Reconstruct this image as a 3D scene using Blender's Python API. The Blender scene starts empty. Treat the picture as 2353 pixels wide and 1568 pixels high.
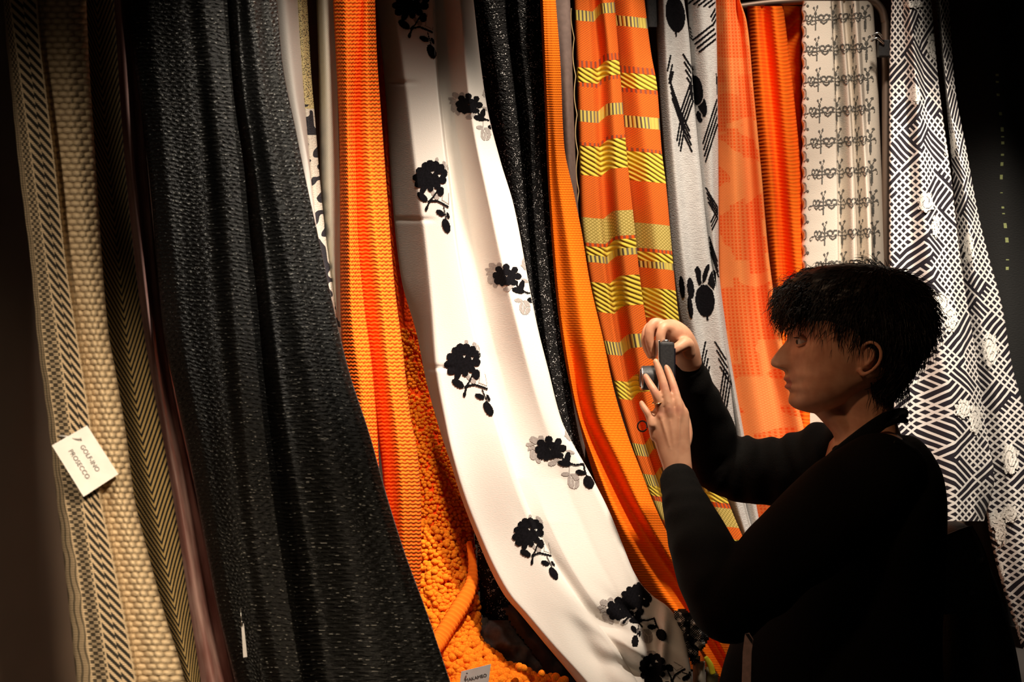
import bpy, math, random
import numpy as np
from mathutils import Vector, noise as mnoise

random.seed(7); np.random.seed(7)
SC = bpy.context.scene
COL = SC.collection
F = 2941.25            # focal length in pixels of a 2353 px wide frame (45 mm on 36 mm)
CX, CY, CZ = 1176.5, 784.0, 1.55

# ------------------------------------------------------------------ camera, world, lights
cam_d = bpy.data.cameras.new('view'); cam = bpy.data.objects.new('view', cam_d); COL.objects.link(cam)
cam.location = (0, 0, CZ); cam.rotation_euler = (math.radians(90), 0, 0)
cam_d.lens = 45; cam_d.sensor_width = 36; cam_d.clip_start = .05
cam_d.dof.use_dof = True; cam_d.dof.focus_distance = 2.15; cam_d.dof.aperture_fstop = 13
SC.camera = cam
w = bpy.data.worlds.new('world'); SC.world = w; w.use_nodes = True
w.node_tree.nodes['Background'].inputs[0].default_value = (1.0, .72, .5, 1)
w.node_tree.nodes['Background'].inputs[1].default_value = .03
SC.view_settings.view_transform = 'Standard'; SC.view_settings.look = 'None'
SC.view_settings.gamma = 1; SC.view_settings.use_curve_mapping = False
SC.view_settings.exposure = 0.0

def spot(name, loc, aim, power, ang, blend=.6, col=(1, .86, .70), size=.05):
    d = bpy.data.lights.new(name, 'SPOT'); o = bpy.data.objects.new(name, d); COL.objects.link(o)
    o.location = loc; o.rotation_euler = (Vector(aim) - Vector(loc)).to_track_quat('-Z', 'Y').to_euler()
    d.energy = power; d.spot_size = math.radians(ang); d.spot_blend = blend; d.color = col
    d.shadow_soft_size = size
    return o
spot('spot_floral', (.46, 1.40, 2.72), (.0, 2.1, 1.48), 180, 38, 1)
spot('spot_mesh', (-.02, 1.15, 2.85), (-.22, 1.98, 1.72), 75, 30, .9)
spot('spot_orange', (.30, 2.12, 2.95), (.21, 2.45, 1.60), 110, 44, .9)
spot('spot_scroll', (.66, 2.22, 2.95), (.58, 2.72, 1.62), 78, 50, .9)
spot('spot_lattice', (1.05, 1.95, 2.9), (.97, 2.75, 1.40), 210, 40, .8)
spot('spot_left', (.06, .42, 2.0), (-.43, 1.36, 1.02), 66, 48, 1, (1, .80, .56))
spot('fill_beige_top', (-.58, .42, 2.25), (-.44, 1.28, 1.30), 30, 46, 1, (1, .82, .60))  # weaker left lamp added to brighten the top of the beige cloth
spot('spot_black', (.16, .95, 2.75), (-.24, 1.66, 1.80), 185, 26, 1, (1, .9, .76))
spot('fill_person', (-.55, .75, 2.9), (.42, 2.0, 1.42), 28, 30, 1, (1, .62, .36), .08)  # added warm fill on the person, in place of glow from the cloths

# ------------------------------------------------------------------ small helpers
def W(px, py, d):
    return ((px - CX) * d / F, d, CZ - (py - CY) * d / F)

def tag(o, label=None, cat=None, group=None, kind=None):
    if label: o['label'] = label
    if cat: o['category'] = cat
    if group: o['group'] = group
    if kind: o['kind'] = kind
    return o

def mesh_obj(name, verts, faces, mat, parent=None, smooth=True, uvs=None):
    me = bpy.data.meshes.new(name)
    verts = np.asarray(verts, dtype=np.float32); me.vertices.add(len(verts))
    me.vertices.foreach_set('co', verts.ravel())
    if isinstance(faces, np.ndarray):
        n = faces.shape[1]; flat = faces.astype(np.int32).ravel(); cnt = np.full(len(faces), n)
    else:
        cnt = np.array([len(f) for f in faces]); flat = np.array([i for f in faces for i in f], dtype=np.int32)
    me.loops.add(len(flat)); me.loops.foreach_set('vertex_index', flat)
    me.polygons.add(len(cnt))
    st = np.concatenate([[0], np.cumsum(cnt)[:-1]]).astype(np.int32)
    me.polygons.foreach_set('loop_start', st)
    me.polygons.foreach_set('use_smooth', np.full(len(cnt), smooth))
    if uvs is not None:
        uvl = me.uv_layers.new(name='UVMap')
        uvl.data.foreach_set('uv', np.asarray(uvs, dtype=np.float32)[flat].ravel())
    me.update(calc_edges=True); me.validate()
    o = bpy.data.objects.new(name, me); COL.objects.link(o)
    if mat: me.materials.append(mat)
    if parent: o.parent = parent; o.matrix_parent_inverse = parent.matrix_world.inverted()
    return o

def empty(name, loc=(0, 0, 0)):
    o = bpy.data.objects.new(name, None); COL.objects.link(o); o.location = loc; o.empty_display_size = .05
    bpy.context.view_layer.update()
    return o

def pch(xs, ys, q):
    """monotone cubic interpolation, extrapolates flat"""
    xs = np.asarray(xs, float); ys = np.asarray(ys, float); q = np.clip(np.asarray(q, float), xs[0], xs[-1])
    if len(xs) == 1: return np.full_like(q, ys[0])
    h = np.diff(xs); dl = np.diff(ys) / h
    m = np.zeros(len(xs)); m[0] = dl[0]; m[-1] = dl[-1]
    for i in range(1, len(xs) - 1):
        if dl[i-1] * dl[i] > 0:
            w1 = 2*h[i] + h[i-1]; w2 = h[i] + 2*h[i-1]
            m[i] = (w1 + w2) / (w1/dl[i-1] + w2/dl[i])
    k = np.clip(np.searchsorted(xs, q, side='right') - 1, 0, len(xs) - 2)
    t = (q - xs[k]) / h[k]; t2 = t*t; t3 = t2*t
    return (2*t3-3*t2+1)*ys[k] + (t3-2*t2+t)*h[k]*m[k] + (-2*t3+3*t2)*ys[k+1] + (t3-t2)*h[k]*m[k+1]

# ------------------------------------------------------------------ node expression builder
class X:
    def __init__(s, T, sock): s.T, s.s = T, sock
    def _m(s, op, *a):
        n = s.T.nodes.new('ShaderNodeMath'); n.operation = op
        for i, v in enumerate((s,) + a):
            if isinstance(v, X): s.T.links.new(v.s, n.inputs[i])
            else: n.inputs[i].default_value = float(v)
        return X(s.T, n.outputs[0])
    def __add__(s, o): return s._m('ADD', o)
    __radd__ = __add__
    def __sub__(s, o): return s._m('SUBTRACT', o)
    def __rsub__(s, o): return (s * -1) + o
    def __mul__(s, o): return s._m('MULTIPLY', o)
    __rmul__ = __mul__
    def __truediv__(s, o): return s._m('DIVIDE', o)
    def __lt__(s, o): return s._m('LESS_THAN', o)
    def __gt__(s, o): return s._m('GREATER_THAN', o)
    def sin(s): return s._m('SINE')
    def fr(s): return s._m('FRACT')
    def fl(s): return s._m('FLOOR')
    def abs(s): return s._m('ABSOLUTE')
    def mn(s, o): return s._m('MINIMUM', o)
    def mx(s, o): return s._m('MAXIMUM', o)
    def pw(s, o): return s._m('POWER', o)
    def ss(s, a, b):
        n = s.T.nodes.new('ShaderNodeMapRange'); n.interpolation_type = 'SMOOTHSTEP'
        s.T.links.new(s.s, n.inputs[0]); n.inputs[1].default_value = a; n.inputs[2].default_value = b
        return X(s.T, n.outputs[0])
    def inv(s): return 1 - s
def vec(T, x, y, z=0):
    n = T.nodes.new('ShaderNodeCombineXYZ')
    for i, v in enumerate((x, y, z)):
        if isinstance(v, X): T.links.new(v.s, n.inputs[i])
        else: n.inputs[i].default_value = v
    return n.outputs[0]
def noise(T, x, y, z=0, detail=2, scale=1.0):
    n = T.nodes.new('ShaderNodeTexNoise'); T.links.new(vec(T, x, y, z), n.inputs['Vector'])
    n.inputs['Scale'].default_value = scale; n.inputs['Detail'].default_value = detail
    return X(T, n.outputs[0])
def white(T, x, y):
    n = T.nodes.new('ShaderNodeTexWhiteNoise'); n.noise_dimensions = '2D'
    T.links.new(vec(T, x, y), n.inputs['Vector']); return X(T, n.outputs['Value'])
def voro(T, x, y):
    n = T.nodes.new('ShaderNodeTexVoronoi'); T.links.new(vec(T, x, y), n.inputs['Vector']); n.inputs['Scale'].default_value = 1
    return X(T, n.outputs['Distance'])
def mixc(T, f, a, b):
    n = T.nodes.new('ShaderNodeMix'); n.data_type = 'RGBA'
    if isinstance(f, X): T.links.new(f.s, n.inputs[0])
    else: n.inputs[0].default_value = f
    for i, c in ((6, a), (7, b)):
        if isinstance(c, tuple): n.inputs[i].default_value = (*c, 1)
        else: T.links.new(c, n.inputs[i])
    return n.outputs[2]

def material(name, build=None, color=(.5, .5, .5), rough=.85, metal=0, dist=.002, bump=1.0, sheen=0, spec=.3, coat=0, sss=0, emit=0):
    m = bpy.data.materials.new(name); m.use_nodes = True; T = m.node_tree
    p = T.nodes['Principled BSDF']; p.inputs['Base Color'].default_value = (*color, 1)
    p.inputs['Roughness'].default_value = rough; p.inputs['Metallic'].default_value = metal
    p.inputs['Specular IOR Level'].default_value = spec
    p.inputs['Sheen Weight'].default_value = sheen; p.inputs['Coat Weight'].default_value = coat
    p.inputs['Subsurface Weight'].default_value = sss
    if sss:
        p.inputs['Subsurface Radius'].default_value = (1, .35, .2); p.inputs['Subsurface Scale'].default_value = .01
    if build:
        uv = T.nodes.new('ShaderNodeUVMap'); uv.uv_map = 'UVMap'
        sp = T.nodes.new('ShaderNodeSeparateXYZ'); T.links.new(uv.outputs[0], sp.inputs[0])
        r = build(T, X(T, sp.outputs[0]), X(T, sp.outputs[1]))
        if 'c' in r: T.links.new(r['c'], p.inputs['Base Color'])
        if 'r' in r: T.links.new(r['r'].s, p.inputs['Roughness'])
        if 'm' in r: T.links.new(r['m'].s, p.inputs['Metallic'])
        if 'h' in r:
            b = T.nodes.new('ShaderNodeBump'); b.inputs['Strength'].default_value = bump; b.inputs['Distance'].default_value = dist
            T.links.new(r['h'].s, b.inputs['Height']); T.links.new(b.outputs[0], p.inputs['Normal'])
    return m

def grain(color, amt=.15, scale=60, rough=.85, dist=.001, name='plain', **k):
    """plain procedural material in object space with a little mottling"""
    m = bpy.data.materials.new(name); m.use_nodes = True; T = m.node_tree; p = T.nodes['Principled BSDF']
    tc = T.nodes.new('ShaderNodeTexCoord'); n = T.nodes.new('ShaderNodeTexNoise')
    T.links.new(tc.outputs['Object'], n.inputs['Vector']); n.inputs['Scale'].default_value = scale; n.inputs['Detail'].default_value = 4
    hi = tuple(min(1, c*(1+amt)) for c in color); lo = tuple(c*(1-amt) for c in color)
    T.links.new(mixc(T, X(T, n.outputs[0]).ss(.3, .7), lo, hi), p.inputs['Base Color'])
    b = T.nodes.new('ShaderNodeBump'); b.inputs['Distance'].default_value = dist; b.inputs['Strength'].default_value = .6
    T.links.new(n.outputs[0], b.inputs['Height']); T.links.new(b.outputs[0], p.inputs['Normal'])
    p.inputs['Roughness'].default_value = rough; p.inputs['Specular IOR Level'].default_value = k.get('spec', .3)
    p.inputs['Metallic'].default_value = k.get('metal', 0); p.inputs['Sheen Weight'].default_value = k.get('sheen', 0)
    if k.get('sss'):
        p.inputs['Subsurface Weight'].default_value = k['sss']; p.inputs['Subsurface Radius'].default_value = (1, .35, .2)
        p.inputs['Subsurface Scale'].default_value = .008
    return m

# ------------------------------------------------------------------ cloth sheets
ZTOP, ZBOT = 2.42, .905
class Sheet:
    """one hanging width of cloth: lines=[(u, [(y,x)..], dz)], D=[(y,depth)..]; dz number or [(y,dz)..]"""
    def __init__(s, lines, D, y0=-40, y1=1610, du=4., dy=6., wr=.003, seed=0, voff=0, vs=None, top=True, bot=True,
                 curl=(1, 1), cd=.05, rnd=.012, rw=14, disp=None, ripple=None, lin=()):
        rng = np.random.RandomState(seed)
        ys = np.arange(y0, y1 + dy, dy); ys[-1] = y1
        nl = len(lines)
        LX = np.stack([pch(*zip(*p), ys) for _, p, _ in lines], 1)
        LZ = np.stack([(np.full(len(ys), dz) if np.isscalar(dz) else pch(*zip(*dz), ys)) for _, _, dz in lines], 1)
        LU = np.array([u for u, _, _ in lines], float)
        # column positions
        wid = np.median(LX[:, -1] - LX[:, 0]) if nl > 1 else 10
        wid = max(wid, np.percentile(LX[:, -1] - LX[:, 0], 80))
        n = max(8, int(wid / du))
        s_ = np.linspace(0, nl - 1, n + 1)
        k = np.clip(s_.astype(int), 0, nl - 2); t = s_ - k
        Xg = LX[:, k] * (1 - t) + LX[:, k+1] * t
        tt = np.where(np.isin(k, lin), t, t*t*(3 - 2*t))
        Zg = LZ[:, k] * (1 - tt) + LZ[:, k+1] * tt
        Ug = np.broadcast_to(LU[k] * (1 - t) + LU[k+1] * t, Xg.shape).copy()
        Dg = pch(*zip(*D), ys)[:, None] + Zg
        # edge rounding
        for side, on in ((0, curl[0]), (1, curl[1])):
            if not on: continue
            e = (Xg - Xg[:, :1]) if side == 0 else (Xg[:, -1:] - Xg)
            q = np.clip(1 - e / rw, 0, 1)
            Dg = Dg + rnd * (1 - np.sqrt(np.clip(1 - q*q, 0, 1)))
        yy = ys[:, None] / 100.
        sg = s_[None, :] / max(1, nl - 1)
        if wr:
            for _ in range(5):
                a, b, c, d2 = rng.uniform(.25, 1.3), rng.uniform(1, 7), rng.uniform(0, 6.28), rng.uniform(.2, .8)
                Dg = Dg + wr * d2 * np.sin(a*yy + b*sg + c + .6*np.sin(.7*yy + c))
        if ripple: Dg = Dg + ripple(Xg, ys[:, None] + 0*Xg, sg + 0*Xg)
        Vg = np.broadcast_to(ys[:, None], Xg.shape) + voff
        if vs is not None: Vg = Vg + vs(sg + 0*Xg, ys[:, None])
        if disp is not None: Dg = Dg - disp(Ug, Vg)
        s.ys, s.X, s.D = ys, Xg, Dg
        # curls
        def grow(Xg, Dg, Ug, Vg, left):
            steps = [(1.5, .006), (5, .018), (10, .034), (16, cd)]
            for dx, dd in steps:
                if dd > cd: continue
                if left:
                    Xn = Xg[:, :1]*0 + s.X[:, :1] + dx; Dn = s.D[:, :1] + dd; Un = Ug[:, :1] - 3; Vn = Vg[:, :1]
                    Xg = np.hstack([Xn, Xg]); Dg = np.hstack([Dn, Dg]); Ug = np.hstack([Un, Ug]); Vg = np.hstack([Vn, Vg])
                else:
                    Xn = s.X[:, -1:] - dx; Dn = s.D[:, -1:] + dd; Un = Ug[:, -1:] + 3; Vn = Vg[:, -1:]
                    Xg = np.hstack([Xg, Xn]); Dg = np.hstack([Dg, Dn]); Ug = np.hstack([Ug, Un]); Vg = np.hstack([Vg, Vn])
            return Xg, Dg, Ug, Vg
        if curl[0]: Xg, Dg, Ug, Vg = grow(Xg, Dg, Ug, Vg, True)
        if curl[1]: Xg, Dg, Ug, Vg = grow(Xg, Dg, Ug, Vg, False)
        PX = (Xg - CX) * Dg / F; PY = Dg; PZ = CZ - (ys[:, None] - CY) * Dg / F
        Vg = Vg.astype(float)
        def ext(PX, PY, PZ, Ug, Vg, i, zt, n=14):
            rx, ry, rz, ru, rv = [], [], [], [], []
            for j in range(1, n + 1):
                f = j / n
                rx.append(PX[i]); ry.append(PY[i]*(1-f*.9) + PY[i].mean()*f*.9); z = PZ[i] + (zt - PZ[i]) * f; rz.append(z)
                ru.append(Ug[i]); rv.append(Vg[i] - (z - PZ[i]) * F / PY[i])
            return [np.array(a) for a in (rx, ry, rz, ru, rv)]
        G = [PX, PY, PZ, Ug, Vg]
        if top:
            E = ext(*G, 0, ZTOP); G = [np.vstack([e[::-1], g]) for e, g in zip(E, G)]
        if bot:
            zt = ZBOT if not isinstance(bot, float) else bot
            E = ext(*G, -1, zt); G = [np.vstack([g, e]) for e, g in zip(E, G)]
        s.G = G
    def at(s, px, py):
        """depth of the sheet where the line of sight (px,py) meets it (nan outside)"""
        i = np.clip((py - s.ys[0]) / (s.ys[1] - s.ys[0]), 0, len(s.ys) - 1.001); r = int(i); f = i - r
        x = s.X[r]*(1-f) + s.X[r+1]*f; d = s.D[r]*(1-f) + s.D[r+1]*f
        return np.interp(px, x, d, left=np.nan, right=np.nan)

def cloth(name, label, cat, sheets, mat, group=None):
    V, Fc, UV = [], [], []; off = 0
    for sh in sheets:
        PX, PY, PZ, U, Vv = sh.G; r, c = PX.shape
        V.append(np.stack([PX, PY, PZ], 2).reshape(-1, 3)); UV.append(np.stack([U, Vv], 2).reshape(-1, 2))
        idx = np.arange(r*c).reshape(r, c) + off
        Fc.append(np.stack([idx[:-1, :-1], idx[1:, :-1], idx[1:, 1:], idx[:-1, 1:]], 2).reshape(-1, 4)); off += r*c
    o = mesh_obj(name, np.vstack(V), np.vstack(Fc), mat, None, True, np.vstack(UV))
    return tag(o, label, cat, group)

def depth_at(sheets, px, py):
    d = np.full(np.shape(px), np.inf)
    for sh in sheets:
        v = sh.at(px, py); d = np.fmin(d, v)
    return d

def decal(name, parent, sheets, mask, box, mat, cell=1.6, lift=.0012, puff=0, split=False):
    """print / embroidery lying on the cloth: small quads wherever mask(px,py) holds"""
    x0, y0, x1, y1 = box
    xs = np.arange(x0, x1, cell); ys = np.arange(y0, y1, cell)
    gx, gy = np.meshgrid(xs, ys)
    D = np.stack([depth_at(sheets, xs, y) for y in ys], 0)
    cxs, cys = gx[:-1, :-1] + cell/2, gy[:-1, :-1] + cell/2
    M = mask(cxs, cys)
    ok = M & np.isfinite(D[:-1, :-1]) & np.isfinite(D[1:, :-1]) & np.isfinite(D[1:, 1:]) & np.isfinite(D[:-1, 1:])
    if not ok.any(): return None
    DD = D - lift
    if puff: DD = DD - puff * (.5 + .5*np.sin(gx*.9 + gy*.35))
    idx = np.arange(gx.size).reshape(gx.shape)
    q = np.stack([idx[:-1, :-1], idx[1:, :-1], idx[1:, 1:], idx[:-1, 1:]], 2)[ok]
    used, inv = np.unique(q.ravel(), return_inverse=True)
    dx = DD.ravel()[used]; x = gx.ravel()[used]; y = gy.ravel()[used]
    co = np.stack([(x - CX)*dx/F, dx, CZ - (y - CY)*dx/F], 1)
    q = inv.reshape(-1, 4)
    if not split:
        o = mesh_obj(name, co, q, mat, parent); o['kind'] = 'stuff'; return o
    par = np.arange(len(co))
    while True:                      # connected pieces
        m = par[q].min(1); new = par.copy()
        for c4 in range(4): np.minimum.at(new, q[:, c4], m)
        new = new[new]
        if (new == par).all(): break
        par = new
    lab = par[q[:, 0]]; big_ = [l for l, n in zip(*np.unique(lab, return_counts=True)) if n > 12]
    for l in big_:
        qq = q[lab == l]; u, iv = np.unique(qq.ravel(), return_inverse=True)
        mesh_obj(name, co[u], iv.reshape(-1, 4), mat, parent)
    return None

# shape tests for decals
def ell(x, y, cx, cy, a, b, r=0):
    c, s = math.cos(math.radians(r)), math.sin(math.radians(r)); dx, dy = x-cx, y-cy
    return ((dx*c + dy*s)/a)**2 + ((-dx*s + dy*c)/b)**2 < 1
def seg(x, y, pts, w):
    m = np.zeros(np.shape(x), bool)
    for (ax, ay), (bx, by) in zip(pts[:-1], pts[1:]):
        vx, vy = bx-ax, by-ay; L = vx*vx+vy*vy + 1e-9
        t = np.clip(((x-ax)*vx + (y-ay)*vy)/L, 0, 1)
        m |= (x-ax-t*vx)**2 + (y-ay-t*vy)**2 < w*w
    return m
def arc(cx, cy, r, a0, a1, n=10, ry=None):
    ry = ry or r
    return [(cx + r*math.cos(math.radians(a0+(a1-a0)*i/n)), cy + ry*math.sin(math.radians(a0+(a1-a0)*i/n))) for i in range(n+1)]

# tubes and lofts (world space)
def loft(pts, radii, n=20, sub=6, ry=None, up=(0, 1, 0), cap=True):
    """tapered closed tube through pts; radii per point, ry = radius along 'up' side (flattened sections)"""
    P = np.array(pts, float); R = np.array(radii, float); RY = R if ry is None else np.array(ry, float)
    k = np.arange(len(P)); q = np.linspace(0, len(P)-1, (len(P)-1)*sub+1)
    def cr(A):
        A = np.atleast_2d(A.T).T if A.ndim == 1 else A
        out = []
        for t in q:
            i = min(int(t), len(P)-2); f = t-i
            a, b, c, d = A[max(i-1, 0)], A[i], A[i+1], A[min(i+2, len(P)-1)]
            out.append(.5*((2*b)+(-a+c)*f+(2*a-5*b+4*c-d)*f*f+(-a+3*b-3*c+d)*f**3))
        return np.array(out)
    C = cr(P); r1 = cr(R[:, None])[:, 0]; r2 = cr(RY[:, None])[:, 0]
    Tn = np.gradient(C, axis=0); Tn /= np.linalg.norm(Tn, axis=1)[:, None] + 1e-9
    if cap:
        Cs, T2, a1, a2 = [], [], [], []
        for e in (0, -1):
            sgn = -1 if e == 0 else 1; rr = min(r1[e], r2[e]); L = []
            for ang in (85, 65, 45, 22):
                L.append((C[e] + sgn*Tn[e]*rr*math.sin(math.radians(ang)), Tn[e], r1[e]*math.cos(math.radians(ang)), r2[e]*math.cos(math.radians(ang))))
            if e == -1: L = L[::-1]
            Cs.append(L)
        C = np.vstack([[l[0] for l in Cs[0]], C, [l[0] for l in Cs[1]]]); Tn = np.vstack([[l[1] for l in Cs[0]], Tn, [l[1] for l in Cs[1]]])
        r1 = np.concatenate([[l[2] for l in Cs[0]], r1, [l[2] for l in Cs[1]]]); r2 = np.concatenate([[l[3] for l in Cs[0]], r2, [l[3] for l in Cs[1]]])
    upv = np.array(up, float); vs = []
    for i in range(len(C)):
        t = Tn[i]; b = upv - t*np.dot(upv, t)
        if np.linalg.norm(b) < .05: b = np.array((1, .1, 0)) - t*np.dot((1, .1, 0), t)
        b /= np.linalg.norm(b); a = np.cross(b, t)
        for j in range(n):
            an = 2*math.pi*j/n; vs.append(C[i] + a*r1[i]*math.cos(an) + b*r2[i]*math.sin(an))
    m = len(C); fs = []
    for i in range(m-1):
        for j in range(n):
            j2 = (j+1) % n; fs.append((i*n+j, i*n+j2, (i+1)*n+j2, (i+1)*n+j))
    fs.append(tuple(range(n))[::-1]); fs.append(tuple((m-1)*n + j for j in range(n)))
    return vs, fs

class MB:
    def __init__(s): s.v, s.f = [], []
    def add(s, vf):
        o = len(s.v); s.v += [tuple(map(float, p)) for p in vf[0]]; s.f += [tuple(i+o for i in f) for f in vf[1]]; return s
    def box(s, c, h, R=None):
        pts = []
        for x in (-1, 1):
            for y in (-1, 1):
                for z in (-1, 1):
                    p = Vector((x*h[0], y*h[1], z*h[2]))
                    if R: p = R @ p
                    pts.append(tuple(Vector(c)+p))
        return s.add((pts, [(0, 1, 3, 2), (4, 6, 7, 5), (0, 4, 5, 1), (2, 3, 7, 6), (0, 2, 6, 4), (1, 5, 7, 3)]))
    def build(s, name, mat, parent=None, smooth=True): return mesh_obj(name, s.v, s.f, mat, parent, smooth)

def fused(name, mb, mat, voxel, parent=None, smooth_it=4, smf=.5, decim=0):
    """union of closed volumes as one continuous skin"""
    o = mesh_obj(name+'_tmp', mb.v, mb.f, None)
    r = o.modifiers.new('r', 'REMESH'); r.mode = 'VOXEL'; r.voxel_size = voxel
    if smooth_it:
        sm = o.modifiers.new('s', 'SMOOTH'); sm.factor = smf; sm.iterations = smooth_it
    if decim:
        d = o.modifiers.new('d', 'DECIMATE'); d.ratio = decim
    bpy.context.view_layer.update()
    me = bpy.data.meshes.new_from_object(o.evaluated_get(bpy.context.evaluated_depsgraph_get()))
    bpy.data.objects.remove(o); me.name = name
    me.polygons.foreach_set('use_smooth', np.full(len(me.polygons), True))
    me.materials.clear(); me.materials.append(mat)
    o = bpy.data.objects.new(name, me); COL.objects.link(o)
    if parent: o.parent = parent; o.matrix_parent_inverse = parent.matrix_world.inverted()
    return o

def bevel(o, wd=.002, seg_=2):
    b = o.modifiers.new('bevel', 'BEVEL'); b.width = wd; b.segments = seg_; b.limit_method = 'ANGLE'; return o

def lettering(txt, size, M, mat, parent, name='lettering', sx=1):
    c = bpy.data.curves.new('t', 'FONT'); c.body = txt; c.size = size; c.align_x = 'LEFT'; c.extrude = .0001
    c.resolution_u = 3
    o = bpy.data.objects.new('t', c); COL.objects.link(o); bpy.context.view_layer.update()
    me = bpy.data.meshes.new_from_object(o.evaluated_get(bpy.context.evaluated_depsgraph_get()))
    bpy.data.objects.remove(o); me.name = name
    for v in me.vertices:
        v.co = M @ Vector((v.co.x*sx, v.co.y, v.co.z))
    me.materials.clear(); me.materials.append(mat)
    o = bpy.data.objects.new(name, me); COL.objects.link(o); o.parent = parent
    o.matrix_parent_inverse = parent.matrix_world.inverted()
    return o
PI2 = 6.28318
# ------------------------------------------------------------------ materials of the cloths
def m_beige(T, U, V):
    # U: 0-1 wavy selvedge, 1-2 checker, 2-3 slanted bars, 3-4 looped knit ; V in pixels of the length
    light = (.68, .51, .32); dark = (.020, .016, .011)
    e = ((U*2.4 + (V/13).sin()*.16 + noise(T, U*2, V/40)*.4).fr() < .30)
    ck = (((U*3.2).fl() + (V/7).fl())/2).fr() < .25
    ckd = ck
    u = (U - 2)
    bar = ((V/21 - u*2.1).fr() < .46) * ((u*2 + V/42*0 + .05).fr() > .13) * (u > .05)
    step = ((V/23 - u*3.0 + (u > .5)*.4).fr() < .53) * (u > .06) * (u < .95)
    b0 = (U < 1); b1 = (U > 1) * (U < 2); b2 = (U > 2) * (U < 3); b3 = (U > 3)
    dk = (b0*e*.75 + b1*ckd*.9 + b2*step).mn(1)
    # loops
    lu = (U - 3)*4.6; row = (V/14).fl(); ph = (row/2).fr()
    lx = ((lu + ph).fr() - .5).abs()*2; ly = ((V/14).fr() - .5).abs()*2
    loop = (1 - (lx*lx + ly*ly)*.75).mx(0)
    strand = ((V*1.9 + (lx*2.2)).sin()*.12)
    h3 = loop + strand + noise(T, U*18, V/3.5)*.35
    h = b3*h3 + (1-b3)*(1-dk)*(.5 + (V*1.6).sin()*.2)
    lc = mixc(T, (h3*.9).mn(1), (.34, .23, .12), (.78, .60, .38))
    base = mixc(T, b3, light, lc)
    return {'c': mixc(T, dk*noise(T, U*9, V/6).ss(.12, .35), base, dark), 'h': h}
def m_gold(T, U, V):
    w = (U - 62).abs()
    s = ((V + w*1.55 - (U > 62)*0)/20 * -1).fr()
    s = ((V - (w*-1.9))/19).fr()
    d = (s < .52)
    dk = (1 - d)
    return {'c': mixc(T, dk, (.50, .34, .13), (.012, .010, .008)), 'h': d*.6 + (V*1.5).sin()*.1}
def m_blackknit(T, U, V):
    wob = noise(T, U/60, V/60)*22 + noise(T, U/12, V/12)*7
    a = ((V + wob + (U/17).sin()*3)/9.5)
    r = (a*PI2).sin(); c = ((U + noise(T, U/90, V/50)*20 + (a.fl()/2).fr()*11)/15*PI2).sin()
    n = noise(T, U/3.2, V/2.0, 0, 3)
    h = (r*.5 + .5)*(.6 + c*.4) + n*.9
    g = (white(T, (U/2.6).fl(), (V/2.2).fl()) > .93) * (r > .2)  # random pale flecks painted as sparkle glints
    base = mixc(T, (h*.55).mn(1), (.002, .002, .002), (.020, .0185, .016))
    return {'c': mixc(T, g, base, (.20, .19, .17)), 'h': h, 'r': .50 - n*.28}
def m_orangemesh(T, U, V):
    row = V/8.6; f = (row + (U/8.5*PI2).sin()*.10).fr()
    rid = (f*3.14159).sin()
    dash = (((U/19 + (row.fl()/2).fr())).fr() < .34) * (f < .30)
    g = (f < .24)
    c = mixc(T, rid, (.95, .075, .004), (1.0, .235, .020))
    c = mixc(T, (dash*.75), c, (.70, .022, .001))
    return {'c': c, 'h': rid*.8 - dash*.9 + noise(T, U/2, V/2)*.15}
def m_orangeknit(T, U, V):
    r = V/5.6; k = (U/7.0 + (r.fl()/2).fr()).fr()
    rid = (r.fr()*3.1416).sin()*((k*3.1416).sin()*.6+.4)
    return {'c': mixc(T, rid, (1.0, .15, .004), (1.0, .225, .010)), 'h': rid}
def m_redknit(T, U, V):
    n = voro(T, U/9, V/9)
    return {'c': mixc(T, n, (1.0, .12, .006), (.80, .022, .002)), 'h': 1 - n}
def bands(V, lst):
    r = None
    for a, b in lst:
        q = (V > a)*(V < b); r = q if r is None else r + q
    return r
YD = [(-150, -110), (165, 201), (345, 414), (577, 598), (660, 729), (886, 928), (1127, 1152), (1235, 1290), (1420, 1480)]
TK = [(34, 58), (264, 291), (598, 614), (795, 826), (1030, 1058), (1100, 1127), (1340, 1365)]
MS = [(511, 570), (1160, 1206)]
ED = [(150, 166), (200, 210), (338, 346), (569, 577), (1150, 1162)]
def m_bands(T, U, V):
    Vw = V + noise(T, U/30, V/30)*3 - 1.5
    y, t, m, e = bands(Vw, YD), bands(Vw, TK), bands(Vw, MS), bands(Vw, ED)
    dot = (((U + V*1.2)/6.2).fr() < .36) * (((U - V*1.2)/6.2).fr() < .75)
    orange = mixc(T, dot*.85, (1.0, .20, .018), (.50, .07, .03))
    dl = (((V - U*.62)/11.5 + noise(T, U/12, V/12)*.12).fr())
    ydl = (dl < .17)
    yel = mixc(T, ydl*.65, (.90, .66, .075), (.22, .16, .03))
    tick = ((U/7.5).fr() < .45) * (noise(T, U/20, 3.1) > .42)
    tk = mixc(T, tick, (.86, .66, .14), (.24, .20, .13))
    mm = (((U + V)/7.5).fr() < .28)
    mm = (mm + (((U - V)/7.5).fr() < .28)).mn(1)
    ms = mixc(T, mm, (.86, .66, .20), (.45, .33, .07))
    ed = mixc(T, ((U/9).fr() < .5), (1.0, .13, .01), (.38, .10, .05))
    c = mixc(T, y, orange, yel); c = mixc(T, t, c, tk); c = mixc(T, m, c, ms); c = mixc(T, e, c, ed)
    h = (1 - dot)*.4*(1 - y - t) + y*((dl*3.14).sin()*1.0) + t*((U/7.5*3.14).sin().abs()) + y*.8
    return {'c': c, 'h': h}
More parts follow.
